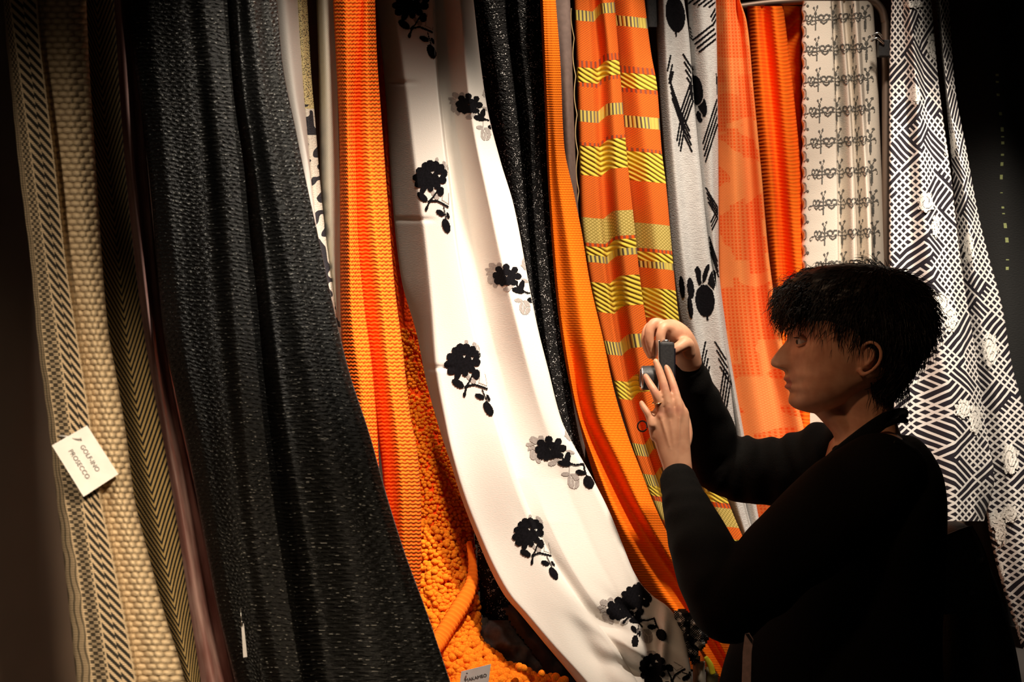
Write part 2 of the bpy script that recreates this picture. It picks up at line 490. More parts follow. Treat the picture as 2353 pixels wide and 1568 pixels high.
def m_grey(T, U, V):
    n = noise(T, U/14, V/1.5, 0, 3); n2 = noise(T, U/3, V/3)
    return {'c': mixc(T, n.ss(.3, .7), (.52, .50, .49), (.72, .705, .69)), 'h': n2}
def m_geo(T, U, V):
    n = white(T, (U/26).fl(), ((V + (U/26).fl()*9)/38).fl())
    big = noise(T, U/75, V/55, 2, 0)
    blk = ((n > .45)*(big > .42) + (big > .57)).mn(1)
    dots = (((U/6.5).fr() < .5) * ((V/8).fr() < .55))
    m = (blk*(.35 + dots*.65) + (V < 260)*dots*.6).mn(1)
    lat = ((((U+V)/6).fr() < .3) + (((U-V)/6).fr() < .3)).mn(1)
    base = mixc(T, lat*.45, (1.0, .34, .10), (1.0, .16, .03))
    return {'c': mixc(T, m*.85, base, (.95, .085, .006)), 'h': lat*.4 + dots*.5}
def m_rib(T, U, V):
    r = ((V + (U/16).sin()*3 + noise(T, U/25, V/10)*6)/8.5*PI2).sin()*.5+.5
    return {'c': mixc(T, r, (1.0, .135, .007), (1.0, .19, .011)), 'h': r}
def m_cream(T, U, V):
    n = noise(T, U/2.2, V/2.2, 0, 2)
    return {'c': mixc(T, n, (.70, .62, .53), (.80, .72, .62)), 'h': n}
def m_white(T, U, V):
    n = noise(T, U/4, V/1.4, 0, 2)
    return {'c': mixc(T, n, (.76, .71, .655), (.81, .765, .71)), 'h': n}
def m_twillwhite(T, U, V):
    s = (((U + V)/4.5).fr() < .5)
    return {'c': mixc(T, s, (.60, .55, .44), (.76, .71, .59)), 'h': s}
def m_speck(T, U, V):
    n = voro(T, U/3.0, V/3.0)
    zone = (V/170).sin()
    pr = (noise(T, U/22, V/26, 4, 0) > .53) * (V > 240)
    sp = (n < .34)*(V < 250) + pr
    base = mixc(T, (V < 250), (.78, .72, .62), (.70, .58, .28))
    return {'c': mixc(T, sp.mn(1), base, (.03, .028, .035)), 'h': n}
def m_lace(T, U, V):
    n = noise(T, U/8, V/8, 0, 4); g = voro(T, U/3.4, V/3.4)
    cl = ((U/26*PI2).sin() + (V/34*PI2 + (U/26).fl()*3.1).sin())*.25 + noise(T, U/9, V/9, 5)*.8
    gl = (g < .30) * (cl > .27) * (white(T, (U/3.4).fl(), (V/3.4).fl()) > .45)  # white dots painted as clustered glints
    return {'c': mixc(T, gl, (.010, .009, .009), (.85, .82, .80)), 'h': n*1.4 + g*.6, 'r': .75 - gl*.45}
def m_lattice(T, U, V):
    p = 16.
    wx = U + noise(T, U/60, V/60)*8
    a = (wx + V*.92)/p; b = (wx - V*.92)/p
    la = (a.fr() < .35); lb = (b.fr() < .35)
    r = white(T, (a/5).fl() + (b/7).fl()*3, (b/5).fl() + 7); r2 = white(T, (a/3).fl()*5, (b/8).fl() + 91)
    r = r*.7 + r2*.3
    la = la*((r > .27)); lb = lb*(1 - (r > .27)*(r < .43))
    w_ = (la + lb).mn(1)
    return {'c': mixc(T, w_, (.014, .011, .018), (.80, .77, .74)), 'h': w_ + noise(T, U/2, V/2)*.2}
def m_rose(T, U, V):
    pass
def m_pink(T, U, V):
    n = noise(T, U/20, V/160, 0, 3)
    return {'c': mixc(T, n.ss(.35, .65), (.36, .16, .14), (.62, .38, .34)), 'h': n*.3 + noise(T, U/2, V/2)*.2}
def m_darkseam(T, U, V):
    n = noise(T, U/3, V/3, 0, 3)
    seam = ((U - 60 - (V/40).sin()*2).abs() < 1.7) * (noise(T, 1.0, V/16, 7) > .54) * (V > 170) * (V < 640)
    return {'c': mixc(T, seam, (.014, .014, .014), (.30, .34, .14)), 'h': n}

MAT = dict(
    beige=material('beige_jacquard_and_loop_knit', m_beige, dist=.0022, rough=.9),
    gold=material('gold_black_herringbone', m_gold, dist=.001, rough=.8),
    blackknit=material('glossy_black_knit', m_blackknit, dist=.0028, spec=.55, sheen=.0),
    omesh=material('orange_scalloped_mesh', m_orangemesh, dist=.0014, rough=.9, spec=.1),
    oknit=material('orange_plain_knit', m_orangeknit, dist=.0005, rough=.9, spec=.1),
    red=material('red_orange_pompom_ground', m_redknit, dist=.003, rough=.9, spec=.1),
    bands=material('orange_yellow_banded_weave', m_bands, dist=.0016, rough=.85, spec=.15),
    grey=material('heather_grey_jersey', m_grey, dist=.0008, rough=.95),
    geo=material('orange_geometric_weave', m_geo, dist=.0012, rough=.9, spec=.1),
    rib=material('orange_ribbed_knit', m_rib, dist=.0004, rough=.9, spec=.1),
    cream=material('cream_cotton', m_cream, dist=.0004, rough=.9),
    white=material('white_satin_cotton', m_white, dist=.0003, rough=.75),
    twill=material('beige_white_twill', m_twillwhite, dist=.0006, rough=.9),
    speck=material('gold_speckled_print', m_speck, dist=.0006, rough=.7),
    lace=material('black_sparkle_lace', m_lace, dist=.003, rough=.7, spec=.2),
    lattice=material('black_white_lattice_jacquard', m_lattice, dist=.0012, rough=.85),
    pink=material('dusty_pink_satin', m_pink, dist=.0008, rough=.45),
    darkseam=material('black_curtain_with_dotted_seam', m_darkseam, dist=.001, rough=.9),
    ink=grain((.005, .0045, .006), .3, 300, .95, .0006, 'black_thread', spec=.08),
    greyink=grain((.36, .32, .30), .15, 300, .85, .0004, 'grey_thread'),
    scroll=grain((.12, .115, .105), .3, 300, .85, .0003, 'charcoal_print'),
    rose=grain((.82, .79, .74), .08, 160, .85, .002, 'white_rose_thread'),
)
# ------------------------------------------------------------------ room
wallm = grain((.16, .11, .08), .15, 3, .9, .0004, 'brown_painted_wall')
darkm = grain((.03, .026, .024), .2, 4, .9, .0004, 'dark_paint')
floorm = grain((.06, .05, .045), .25, 6, .6, .0006, 'dark_floor')
def wallslab(name, x0, y0, x1, y1, z0, z1, th, m):
    d = Vector((x1-x0, y1-y0)).normalized(); n = Vector((-d.y, d.x))*th
    p = [(x0, y0), (x1, y1), (x1+n.x, y1+n.y), (x0+n.x, y0+n.y)]
    v = [(a, b, z) for z in (z0, z1) for a, b in p]
    o = mesh_obj(name, v, [(0, 1, 2, 3)[::-1], (4, 5, 6, 7), (0, 1, 5, 4), (1, 2, 6, 5), (2, 3, 7, 6), (3, 0, 4, 7)], m, None, False)
    o['kind'] = 'structure'; return o
wallslab('wall_left', -1.35, .15, .10, 3.05, 0, 3.3, .1, wallm)
wallslab('wall_back', .05, 3.10, 2.9, 3.10, 0, 3.3, .1, wallm)
wallslab('wall_right', 2.8, 3.10, 2.8, -2.2, 0, 3.3, .1, darkm)
fl = MB().box((.7, .6, -.05), (2.3, 2.9, .05)).build('floor', floorm, None, False); fl['kind'] = 'structure'
ce = MB().box((.7, .6, 3.35), (2.3, 2.9, .05)).build('ceiling', darkm, None, False); ce['kind'] = 'structure'

# display plinth the cloths pool on (just below the frame)
pl = [(-1.22, .62), (-.60, .72), (-.50, 1.0), (.285, 1.72), (.285, 2.36), (1.75, 2.36), (1.75, 3.05), (.20, 3.05), (-.9, .80)]
pl = [(-.98, .80), (-.42, .80), (-.18, 1.25), (.27, 1.72), (.27, 2.36), (1.75, 2.36), (1.75, 3.08), (.17, 3.05)]
v = [(x, y, z) for z in (0, .90) for x, y in pl]; n = len(pl)
o = mesh_obj('display_plinth', v, [tuple(range(n))[::-1], tuple(range(n, 2*n))] + [(i, (i+1) % n, n+(i+1) % n, n+i) for i in range(n)], darkm, None, False)
tag(o, 'low dark display plinth beneath all of the hanging cloths', 'plinth')

# ------------------------------------------------------------------ the cloths, left to right
S = {}
Z = lambda a: a
# 1 beige band and knit cloth
S['beige'] = [Sheet([
    (0, [(0, 8), (100, 15), (200, 25), (400, 45), (600, 70), (800, 88), (950, 108), (1100, 125), (1300, 148), (1568, 176), (1700, 190)], .012),
    (1, [(0, 10), (100, 22), (200, 34), (400, 58), (600, 82), (800, 102), (950, 124), (1100, 143), (1300, 178), (1568, 214), (1700, 230)], -.004),
    (2, [(0, 20), (100, 34), (200, 48), (400, 76), (600, 105), (800, 136), (950, 156), (1100, 180), (1300, 210), (1568, 250), (1700, 268)], -.018),
    (3, [(0, 85), (100, 92), (200, 104), (400, 128), (600, 150), (800, 180), (950, 203), (1100, 222), (1300, 262), (1568, 312), (1700, 330)], -.010),
    (3.15, [(0, 92), (100, 98), (200, 112), (400, 137), (600, 159), (800, 189), (950, 213), (1100, 232), (1300, 272), (1568, 322), (1700, 340)], .006),
    (3.6, [(0, 150), (100, 152), (200, 160), (400, 182), (600, 200), (800, 222), (950, 246), (1100, 268), (1300, 310), (1568, 372), (1700, 392)], -.006),
    (4, [(0, 198), (150, 205), (300, 215), (500, 228), (768, 250), (850, 265), (1000, 290), (1150, 310), (1270, 340), (1400, 375), (1568, 425), (1700, 445)], .008)],
    [(-40, 1.30), (800, 1.25), (1610, 1.18)], du=2.2, dy=3, wr=.002, seed=1, cd=.05,
    disp=lambda U, V: np.where(U > 3, .0016*np.clip(1 - ((np.abs(((U-3)*4.6 + np.floor(V/14)/2) % 1 - .5)*2)**2 + (np.abs((V/14) % 1 - .5)*2)**2)*.75, 0, 1), 0))]
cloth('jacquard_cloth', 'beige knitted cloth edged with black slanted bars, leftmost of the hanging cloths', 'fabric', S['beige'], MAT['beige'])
# 2 gold herringbone behind
S['gold'] = [Sheet([
    (0, [(0, 180), (400, 205), (800, 240), (1100, 290), (1300, 325), (1568, 400)], .03),
    (62, [(0, 222), (200, 234), (400, 252), (600, 272), (768, 290), (1000, 325), (1200, 362), (1350, 392), (1568, 438)], -.004),
    (110, [(0, 262), (350, 285), (700, 322), (850, 345), (1050, 382), (1250, 414), (1400, 436), (1568, 462), (1700, 480)], .012)],
    [(0, 1.44), (1610, 1.38)], seed=2, curl=(0, 1), cd=.034)]
cloth('herringbone_cloth', 'dark gold and black herringbone cloth hanging behind the beige knit', 'fabric', S['gold'], MAT['gold'])
# 3 dusty pink satin
S['pink'] = [Sheet([
    (0, [(0, 250), (400, 280), (800, 330), (1100, 375), (1300, 405), (1568, 445)], .01),
    (40, [(0, 275), (400, 310), (800, 352), (1100, 405), (1300, 440), (1568, 488)], -.012),
    (60, [(0, 290), (400, 325), (800, 366), (1100, 425), (1300, 462), (1568, 512)], .006),
    (90, [(0, 305), (400, 342), (800, 385), (1100, 445), (1300, 492), (1568, 548)], .0)],
    [(0, 1.67), (900, 1.66), (1610, 1.60)], seed=3, cd=.034)]
cloth('satin_cloth', 'dusty pink satin cloth in shadow, left of the black knit', 'fabric', S['pink'], MAT['pink'])
# 4 black knit, two deep folds
bk_in = [(0, 522), (200, 535), (400, 562), (550, 575), (700, 592), (850, 605), (1000, 622), (1150, 645), (1300, 668), (1568, 700)]
S['black'] = [Sheet([
    (180, [(0, 518), (200, 532), (400, 558), (700, 586), (1000, 618), (1300, 662), (1568, 690)], .035),
    (205, [(0, 545), (200, 560), (400, 590), (700, 625), (1000, 665), (1300, 715), (1568, 755)], -.006),
    (240, [(0, 575), (200, 600), (400, 630), (700, 690), (850, 720), (1000, 750), (1300, 815), (1568, 870)], -.026),
    (285, [(0, 615), (200, 640), (400, 680), (700, 740), (850, 775), (1000, 820), (1300, 905), (1568, 985)], -.002),
    (310, [(0, 636), (150, 650), (300, 680), (400, 700), (560, 735), (700, 765), (850, 801), (1000, 850), (1130, 886), (1270, 930), (1400, 978), (1568, 1035), (1700, 1080)], .008)],
    [(0, 1.62), (800, 1.60), (1610, 1.52)], seed=5, cd=.05, rnd=.005, wr=.005, du=3, dy=4),
  Sheet([
    (0, [(0, 288), (400, 342), (768, 376), (1000, 425), (1200, 462), (1400, 500), (1568, 540), (1700, 570)], .035),
    (45, [(0, 350), (400, 392), (768, 425), (1000, 468), (1200, 500), (1400, 540), (1568, 580), (1700, 600)], .012),
    (110, [(0, 430), (400, 470), (768, 500), (1000, 530), (1200, 548), (1400, 575), (1568, 610), (1700, 640)], -.002),
    (135, [(0, 470), (400, 512), (768, 545), (1000, 566), (1200, 590), (1400, 618), (1568, 650), (1700, 680)], -.022),
    (165, [(0, 512), (400, 548), (768, 582), (1000, 608), (1200, 634), (1400, 664), (1568, 694), (1700, 720)], -.018),
    (180, bk_in, .02)],
    [(0, 1.60), (800, 1.57), (1610, 1.50)], seed=4, cd=.05, wr=.005, du=3, dy=4)]
cloth('black_knit_cloth', 'wide glossy black knitted cloth hanging in two deep folds', 'fabric', S['black'], MAT['blackknit'])
# 5 white cloth with narrow gold speckled border
S['whitelinen'] = [Sheet([
    (0, [(0, 610), (300, 650), (600, 700), (800, 740)], .01),
    (30, [(0, 655), (200, 675), (400, 712), (600, 738), (800, 770)], -.012),
    (60, [(0, 688), (200, 698), (300, 706), (500, 724), (700, 752), (800, 775)], .012)],
    [(0, 1.98), (1000, 1.96)], y1=900, seed=6, cd=.02)]
cloth('plain_cloth', 'plain white linen cloth beside the right edge of the black knit', 'fabric', S['whitelinen'], MAT['white'])
S['speck'] = [Sheet([
    (0, [(0, 680), (200, 694), (300, 702), (500, 720), (700, 748), (800, 770)], .0),
    (24, [(0, 706), (180, 716), (250, 722), (400, 734), (520, 746), (700, 772), (800, 795)], .008)],
    [(0, 2.00), (1000, 1.98)], y1=900, seed=7, cd=.02)]
cloth('speckled_cloth', 'narrow edge of a gold speckled and black printed cloth', 'fabric', S['speck'], MAT['speck'])
# 6 beige white twill roll
S['twill'] = [Sheet([
    (0, [(0, 727), (200, 733), (400, 736), (560, 746), (720, 760)], .012),
    (24, [(0, 746), (200, 754), (400, 758), (560, 764), (720, 775)], -.010),
    (46, [(0, 767), (200, 775), (400, 780), (600, 783), (800, 790)], .01)],
    [(0, 2.02), (1000, 2.0)], y1=900, seed=8, cd=.03)]
cloth('twill_cloth', 'slim rolled cream twill cloth left of the orange mesh', 'fabric', S['twill'], MAT['twill'])
# 7 orange mesh
S['omesh'] = [Sheet([
    (70, [(0, 820), (300, 795), (500, 800), (700, 825), (850, 850), (1000, 868), (1100, 880), (1300, 890)], .022),
    (100, [(0, 842), (300, 845), (500, 858), (700, 878), (850, 892), (1000, 912), (1150, 925), (1300, 930)], -.012),
    (130, [(0, 862), (120, 866), (250, 875), (450, 890), (650, 906), (800, 925), (950, 942), (1050, 960), (1200, 968), (1400, 966), (1568, 985)], .018)],
    [(0, 1.95), (1610, 1.88)], y1=1610, seed=10, cd=.05, bot=True),
  Sheet([
    (0, [(0, 765), (350, 780), (700, 782), (900, 790), (1100, 800)], .014),
    (35, [(0, 795), (350, 800), (700, 808), (900, 830), (1100, 845)], -.014),
    (70, [(0, 835), (300, 818), (500, 822), (700, 838), (850, 856), (1000, 868), (1100, 872), (1300, 880)], .004)],
    [(0, 1.945), (1610, 1.88)], seed=11, cd=.034)]
cloth('orange_mesh_cloth', 'bright orange scalloped mesh cloth right of the black knit', 'fabric', S['omesh'], MAT['omesh'])
# 8 red-orange pompom cloth
S['pom'] = [Sheet([
    (0, [(0, 850), (400, 870), (800, 900), (1200, 930), (1400, 950), (1568, 960), (1700, 970)], .01),
    (60, [(0, 875), (400, 895), (800, 940), (1000, 970), (1200, 1000), (1400, 1020), (1568, 1060), (1700, 1080)], -.012),
    (120, [(0, 905), (300, 925), (600, 950), (850, 990), (950, 1012), (1100, 1052), (1200, 1085), (1330, 1097), (1400, 1100), (1480, 1120), (1530, 1180), (1568, 1290), (1700, 1330)], .03)],
    [(0, 2.33), (850, 2.31), (1000, 2.24), (1100, 2.20), (1350, 2.10), (1568, 2.0), (1610, 1.98)], seed=12, wr=.006, cd=.05)]
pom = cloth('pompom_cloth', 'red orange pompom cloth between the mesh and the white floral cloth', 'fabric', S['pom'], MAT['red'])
# 9 white floral
def swirl(X, Y, s):
    r = np.zeros_like(X)
    for (cx, cy, rx, ry, ang, amp) in ((1400, 1450, 60, 28, 35, .030), (1440, 1480, 90, 16, 30, -.026), (1482, 1440, 80, 14, 40, .020),
                                       (1500, 1500, 16, 70, 0, .030), (1522, 1490, 12, 80, 5, -.022), (1360, 1500, 80, 24, 60, .018), (1300, 1330, 120, 14, 55, .006),
                                       (1470, 1545, 70, 20, 20, .035)):
        c, sn = math.cos(math.radians(ang)), math.sin(math.radians(ang)); dx, dy = X-cx, Y-cy
        r += amp*np.exp(-((dx*c+dy*sn)/rx)**2 - ((-dx*sn+dy*c)/ry)**2)
    # horizontal press folds in the returned edge
    for cy in (190, 505, 845):
        r += .006*np.exp(-((Y-cy)/5.)**2)*np.clip((.25 - s)*8, 0, 1)
    return r
S['floral'] = [Sheet([
    (0, [(0, 864), (190, 884), (500, 905), (640, 922), (770, 958), (870, 978), (1000, 1014), (1060, 1034), (1150, 1062), (1240, 1097), (1310, 1127), (1370, 1160), (1410, 1194), (1480, 1252), (1568, 1325), (1700, 1420)], [(0, .11), (500, .14), (850, .105), (1000, .035), (1100, .012)]),
    (40, [(0, 905), (180, 930), (400, 955), (550, 975), (700, 990), (850, 1002), (970, 1024), (1060, 1044), (1150, 1072), (1240, 1108), (1310, 1140), (1370, 1175), (1410, 1210), (1480, 1270), (1568, 1350), (1700, 1450)], [(0, .0), (800, -.004), (1568, -.008)]),
    (130, [(0, 994), (150, 1001), (300, 1016), (430, 1032), (560, 1048), (700, 1075), (850, 1110), (1000, 1150), (1150, 1200), (1300, 1270), (1400, 1340), (1500, 1420), (1600, 1480)], [(0, .0), (400, -.004), (1000, -.016)]),
    (134, [(0, 999), (150, 1006), (300, 1021), (430, 1037), (560, 1053), (700, 1080), (850, 1115), (1000, 1156), (1150, 1207), (1300, 1278), (1400, 1346), (1500, 1424), (1600, 1484)], [(0, .046), (500, .044), (900, .018), (1100, -.006)]),
    (155, [(0, 1020), (200, 1036), (400, 1064), (560, 1085), (700, 1112), (850, 1150), (1000, 1192), (1150, 1240), (1300, 1310), (1400, 1376), (1500, 1450), (1600, 1500)], [(0, .036), (500, .034), (900, .012), (1200, -.006)]),
    (195, [(0, 1056), (250, 1080), (500, 1130), (750, 1188), (1000, 1258), (1200, 1336), (1350, 1410), (1450, 1480), (1568, 1550)], [(0, -.012), (700, -.020), (1100, .010)]),
    (235, [(0, 1088), (150, 1105), (250, 1120), (370, 1150), (470, 1180), (650, 1215), (750, 1235), (850, 1260), (970, 1292), (1000, 1306), (1100, 1362), (1180, 1402), (1250, 1430), (1330, 1465), (1370, 1500), (1395, 1535), (1450, 1570), (1568, 1592)], [(0, .012), (1000, .012), (1568, .02)])],
    [(0, 2.16), (700, 2.12), (1200, 2.05), (1568, 1.93), (1610, 1.91)], du=3.5, dy=4, seed=13, wr=.003, ripple=swirl, cd=.034, lin=(0, 2, 3, 4))]
flo = cloth('floral_cloth', 'long white cloth embroidered with black flowers, curving down to the right', 'fabric', S['floral'], MAT['white'])
# 10 black sparkly lace
S['lace'] = [Sheet([
    (0, [(0, 1060), (400, 1130), (800, 1220), (1000, 1270), (1200, 1340)], .02),
    (50, [(0, 1120), (200, 1160), (400, 1185), (600, 1212), (800, 1240), (1000, 1285), (1200, 1350)], -.010),
    (85, [(0, 1172), (100, 1185), (300, 1208), (500, 1218), (700, 1232), (900, 1265), (1000, 1290), (1200, 1360)], .022),
    (95, [(0, 1190), (100, 1198), (300, 1218), (500, 1228), (700, 1245), (900, 1275), (1000, 1300), (1200, 1370)], -.008),
    (150, [(0, 1255), (400, 1275), (700, 1290), (1000, 1330), (1200, 1400)], .01)],
    [(0, 2.36), (1200, 2.32)], y1=1250, seed=14, cd=.034)]
cloth('sparkle_lace_cloth', 'black sparkly lace cloth with painted glints between the white floral and orange cloths', 'fabric', S['lace'], MAT['lace'])
# 11 centre orange knit
S['oknit'] = [Sheet([
    (0, [(0, 1241), (200, 1250), (400, 1258), (500, 1264), (700, 1280), (850, 1302), (950, 1325), (1100, 1366), (1220, 1412), (1340, 1470), (1380, 1500), (1430, 1560), (1568, 1650), (1700, 1730)], .012),
    (8, [(0, 1247), (400, 1262), (500, 1269), (700, 1286), (850, 1308), (950, 1328), (1074, 1372), (1174, 1412), (1270, 1462), (1380, 1535), (1568, 1662), (1700, 1740)], [(0, .0), (900, .004), (1100, -.008)]),
    (20, [(0, 1254), (400, 1268), (500, 1276), (700, 1294), (850, 1318), (950, 1340), (1074, 1396), (1174, 1450), (1270, 1508), (1380, 1582), (1568, 1690), (1700, 1750)], [(0, .004), (700, .004), (850, .022), (950, .034), (1100, .036), (1400, .030)]),
    (42, [(0, 1262), (400, 1282), (500, 1296), (700, 1330), (850, 1358), (950, 1376), (1074, 1430), (1174, 1476), (1270, 1532), (1380, 1600), (1568, 1702), (1700, 1766)], [(0, .012), (400, -.006), (700, -.016), (1100, -.014), (1400, -.010)]),
    (75, [(0, 1277), (150, 1288), (330, 1296), (450, 1320), (530, 1336), (650, 1356), (780, 1386), (900, 1412), (1000, 1442), (1080, 1472), (1180, 1512), (1300, 1575), (1400, 1640), (1568, 1720), (1700, 1790)], .016)],
    [(0, 2.32), (900, 2.30), (1568, 2.27)], seed=15, wr=.003, du=3, dy=4, cd=.034)]
cloth('orange_knit_cloth', 'plain orange knitted cloth sweeping right beneath the raised elbow', 'fabric', S['oknit'], MAT['oknit'])
S['brown'] = [Sheet([(0, [(0, 1262), (600, 1300)], 0), (20, [(0, 1285), (600, 1322)], -.006), (50, [(0, 1310), (500, 1330), (600, 1344)], .004)],
    [(0, 2.46), (600, 2.46)], y1=620, seed=31, cd=.018)]
cloth('wall_gap_sheet', 'added brown sheet in place of the lit wall between the orange knit and the banded cloth', 'fabric', S['brown'], grain((.20, .14, .12), .1, 90, .8, .0004, 'wall_gap_brown'))  # sheet added nearer the lamp because the wall behind stays unlit
# 13 banded orange and yellow
def bvs_l(s, y):
    return pch([0, .25, .42, .66, 1], [12, 9, 8, 26, 29], s) + 0*y
S['bands'] = [Sheet([
    (86, [(0, 1396), (150, 1418), (350, 1432), (500, 1450), (650, 1466), (800, 1490), (1000, 1530), (1150, 1590), (1300, 1660)], .03),
    (125, [(0, 1450), (150, 1462), (350, 1486), (500, 1502), (650, 1518), (800, 1545), (1000, 1590), (1150, 1640), (1300, 1700)], -.008),
    (160, [(0, 1481), (120, 1496), (200, 1510), (350, 1521), (420, 1530), (540, 1541), (640, 1550), (730, 1560), (900, 1590), (1000, 1618), (1150, 1672), (1300, 1735)], .01)],
    [(0, 2.56), (1568, 2.52)], seed=16, wr=.002, y1=1420, cd=.034, du=3, vs=lambda s, y: -8*s + 0*y),
  Sheet([
    (0, [(0, 1318), (150, 1325), (300, 1330), (500, 1335), (620, 1350), (720, 1370), (850, 1402), (950, 1430), (1050, 1460), (1150, 1498), (1300, 1570)], .0),
    (28, [(0, 1350), (150, 1357), (300, 1364), (500, 1372), (620, 1386), (720, 1400), (850, 1425), (950, 1450), (1050, 1480), (1150, 1515), (1300, 1590)], .004),
    (45, [(0, 1364), (150, 1376), (300, 1380), (500, 1392), (620, 1402), (720, 1416), (850, 1440), (950, 1462), (1050, 1494), (1150, 1530), (1300, 1605)], .026),
    (70, [(0, 1388), (150, 1404), (300, 1412), (500, 1424), (620, 1438), (720, 1450), (850, 1472), (950, 1492), (1050, 1520), (1150, 1560), (1300, 1630)], -.010),
    (92, [(0, 1412), (150, 1424), (350, 1440), (500, 1456), (650, 1472), (720, 1482), (850, 1508), (1000, 1550), (1150, 1600), (1300, 1670)], .004)],
    [(0, 2.54), (1568, 2.50)], seed=17, wr=.002, y1=1420, cd=.034, du=3, vs=bvs_l)]
band_o = cloth('banded_cloth', 'orange woven cloth with yellow cross bands, behind the raised hands', 'fabric', S['bands'], MAT['bands'])
# 14 heather grey jersey
S['grey'] = [Sheet([
    (60, [(0, 1580), (200, 1592), (400, 1608), (600, 1632), (750, 1650), (900, 1672), (1000, 1690), (1160, 1712), (1275, 1735)], .014),
    (95, [(0, 1612), (200, 1628), (400, 1635), (600, 1642), (750, 1660), (900, 1688), (1000, 1705), (1160, 1735), (1275, 1755)], -.006),
    (130, [(0, 1645), (200, 1649), (400, 1651), (600, 1652), (750, 1668), (900, 1692), (1000, 1710), (1160, 1738), (1275, 1758), (1400, 1770)], .01)],
    [(0, 2.67), (1568, 2.62)], seed=18, y1=1420, cd=.034),
  Sheet([
    (0, [(0, 1505), (200, 1514), (400, 1529), (600, 1545), (720, 1560), (900, 1600), (1000, 1625), (1150, 1666), (1275, 1716), (1400, 1760)], .02),
    (25, [(0, 1525), (200, 1536), (400, 1552), (600, 1572), (720, 1590), (900, 1628), (1000, 1655), (1150, 1692), (1275, 1730), (1400, 1780)], -.006),
    (42, [(0, 1543), (200, 1552), (400, 1572), (600, 1592), (720, 1612), (900, 1645), (1000, 1670), (1150, 1705), (1275, 1740), (1400, 1790)], .010),
    (72, [(0, 1572), (90, 1584), (200, 1592), (400, 1611), (600, 1634), (700, 1654), (900, 1680), (1000, 1692), (1150, 1712), (1275, 1748), (1400, 1800)], .006)],
    [(0, 2.65), (1568, 2.60)], seed=19, y1=1420, cd=.034)]
gry = cloth('grey_jersey_cloth', 'heather grey jersey cloth printed with black leaves and hatched lines', 'fabric', S['grey'], MAT['grey'])
# 15 orange geometric + ribbed, hung over the rail
S['geo'] = [Sheet([
    (0, [(0, 1636), (400, 1645), (650, 1650), (800, 1662), (1000, 1690), (1200, 1735)], .01),
    (40, [(0, 1672), (400, 1690), (650, 1705), (800, 1720), (1000, 1755), (1200, 1790)], -.020),
    (60, [(0, 1692), (200, 1708), (400, 1722), (650, 1740), (800, 1760), (1000, 1795), (1200, 1820)], .020),
    (85, [(0, 1700), (50, 1716), (200, 1731), (400, 1750), (600, 1768), (800, 1800), (1000, 1850), (1200, 1880)], -.004)],
    [(0, 2.70), (1568, 2.66)], seed=20, y1=1400, cd=.034, wr=.003)]
cloth('geometric_cloth', 'orange cloth with red block pattern directly right of the grey jersey', 'fabric', S['geo'], MAT['geo'])
S['rib'] = [Sheet([
    (0, [(14, 1716), (200, 1725), (400, 1742), (600, 1765), (800, 1790)], .004),
    (25, [(14, 1738), (200, 1752), (400, 1772), (600, 1786), (800, 1800)], -.018),
    (34, [(14, 1750), (200, 1768), (400, 1785), (600, 1800), (800, 1815)], .020),
    (65, [(14, 1778), (200, 1798), (400, 1815), (600, 1830), (800, 1850)], -.020),
    (100, [(14, 1800), (200, 1822), (400, 1842), (600, 1858), (800, 1880)], [(0, .02), (400, .012)])],
    [(14, 2.78), (1568, 2.74)], y0=14, y1=1400, seed=21, cd=.034, top=False),
  Sheet([
    (0, [(14, 1770), (400, 1790), (800, 1800)], .0), (40, [(14, 1810), (400, 1815), (800, 1850)], .02),
    (80, [(14, 1843), (200, 1843), (400, 1845), (600, 1850), (800, 1880)], .0)],
    [(14, 2.84), (1568, 2.82)], y0=14, y1=1400, seed=22, cd=.02, top=False)]
cloth('ribbed_orange_cloth', 'deep orange ribbed cloth folded over the rail beside the scroll print', 'fabric', S['rib'], MAT['rib'])
# 16 cream scroll print, pleated
def scal(base, amp=3.5): return [(y, base + amp*abs(math.sin((y+10)*math.pi/36))) for y in range(-20, 1400, 9)]
S['scroll'] = [Sheet([
    (0, scal(1841), .0), (85, [(0, 1908), (300, 1920), (600, 1925), (1400, 1940)], -.004),
    (92, [(0, 1912), (300, 1925), (600, 1930), (1400, 1946)], .034),
    (120, [(0, 1932), (300, 1955), (600, 1965), (1400, 1985)], -.006),
    (128, [(0, 1938), (300, 1960), (600, 1972), (1400, 1992)], .038),
    (155, [(0, 1965), (300, 1985), (600, 2000), (1400, 2020)], -.008),
    (170, [(0, 1975), (300, 1992), (600, 2012), (1400, 2035)], .034),
    (205, [(0, 2006), (200, 2018), (400, 2026), (620, 2036), (1400, 2060)], .035)],
    [(0, 2.76), (1568, 2.74)], y0=2, y1=1400, seed=23, cd=.034, top=False, wr=.002, du=2.5)]
scr = cloth('scroll_print_cloth', 'pleated cream cloth printed with rows of dark scrollwork above the head', 'fabric', S['scroll'], MAT['cream'])
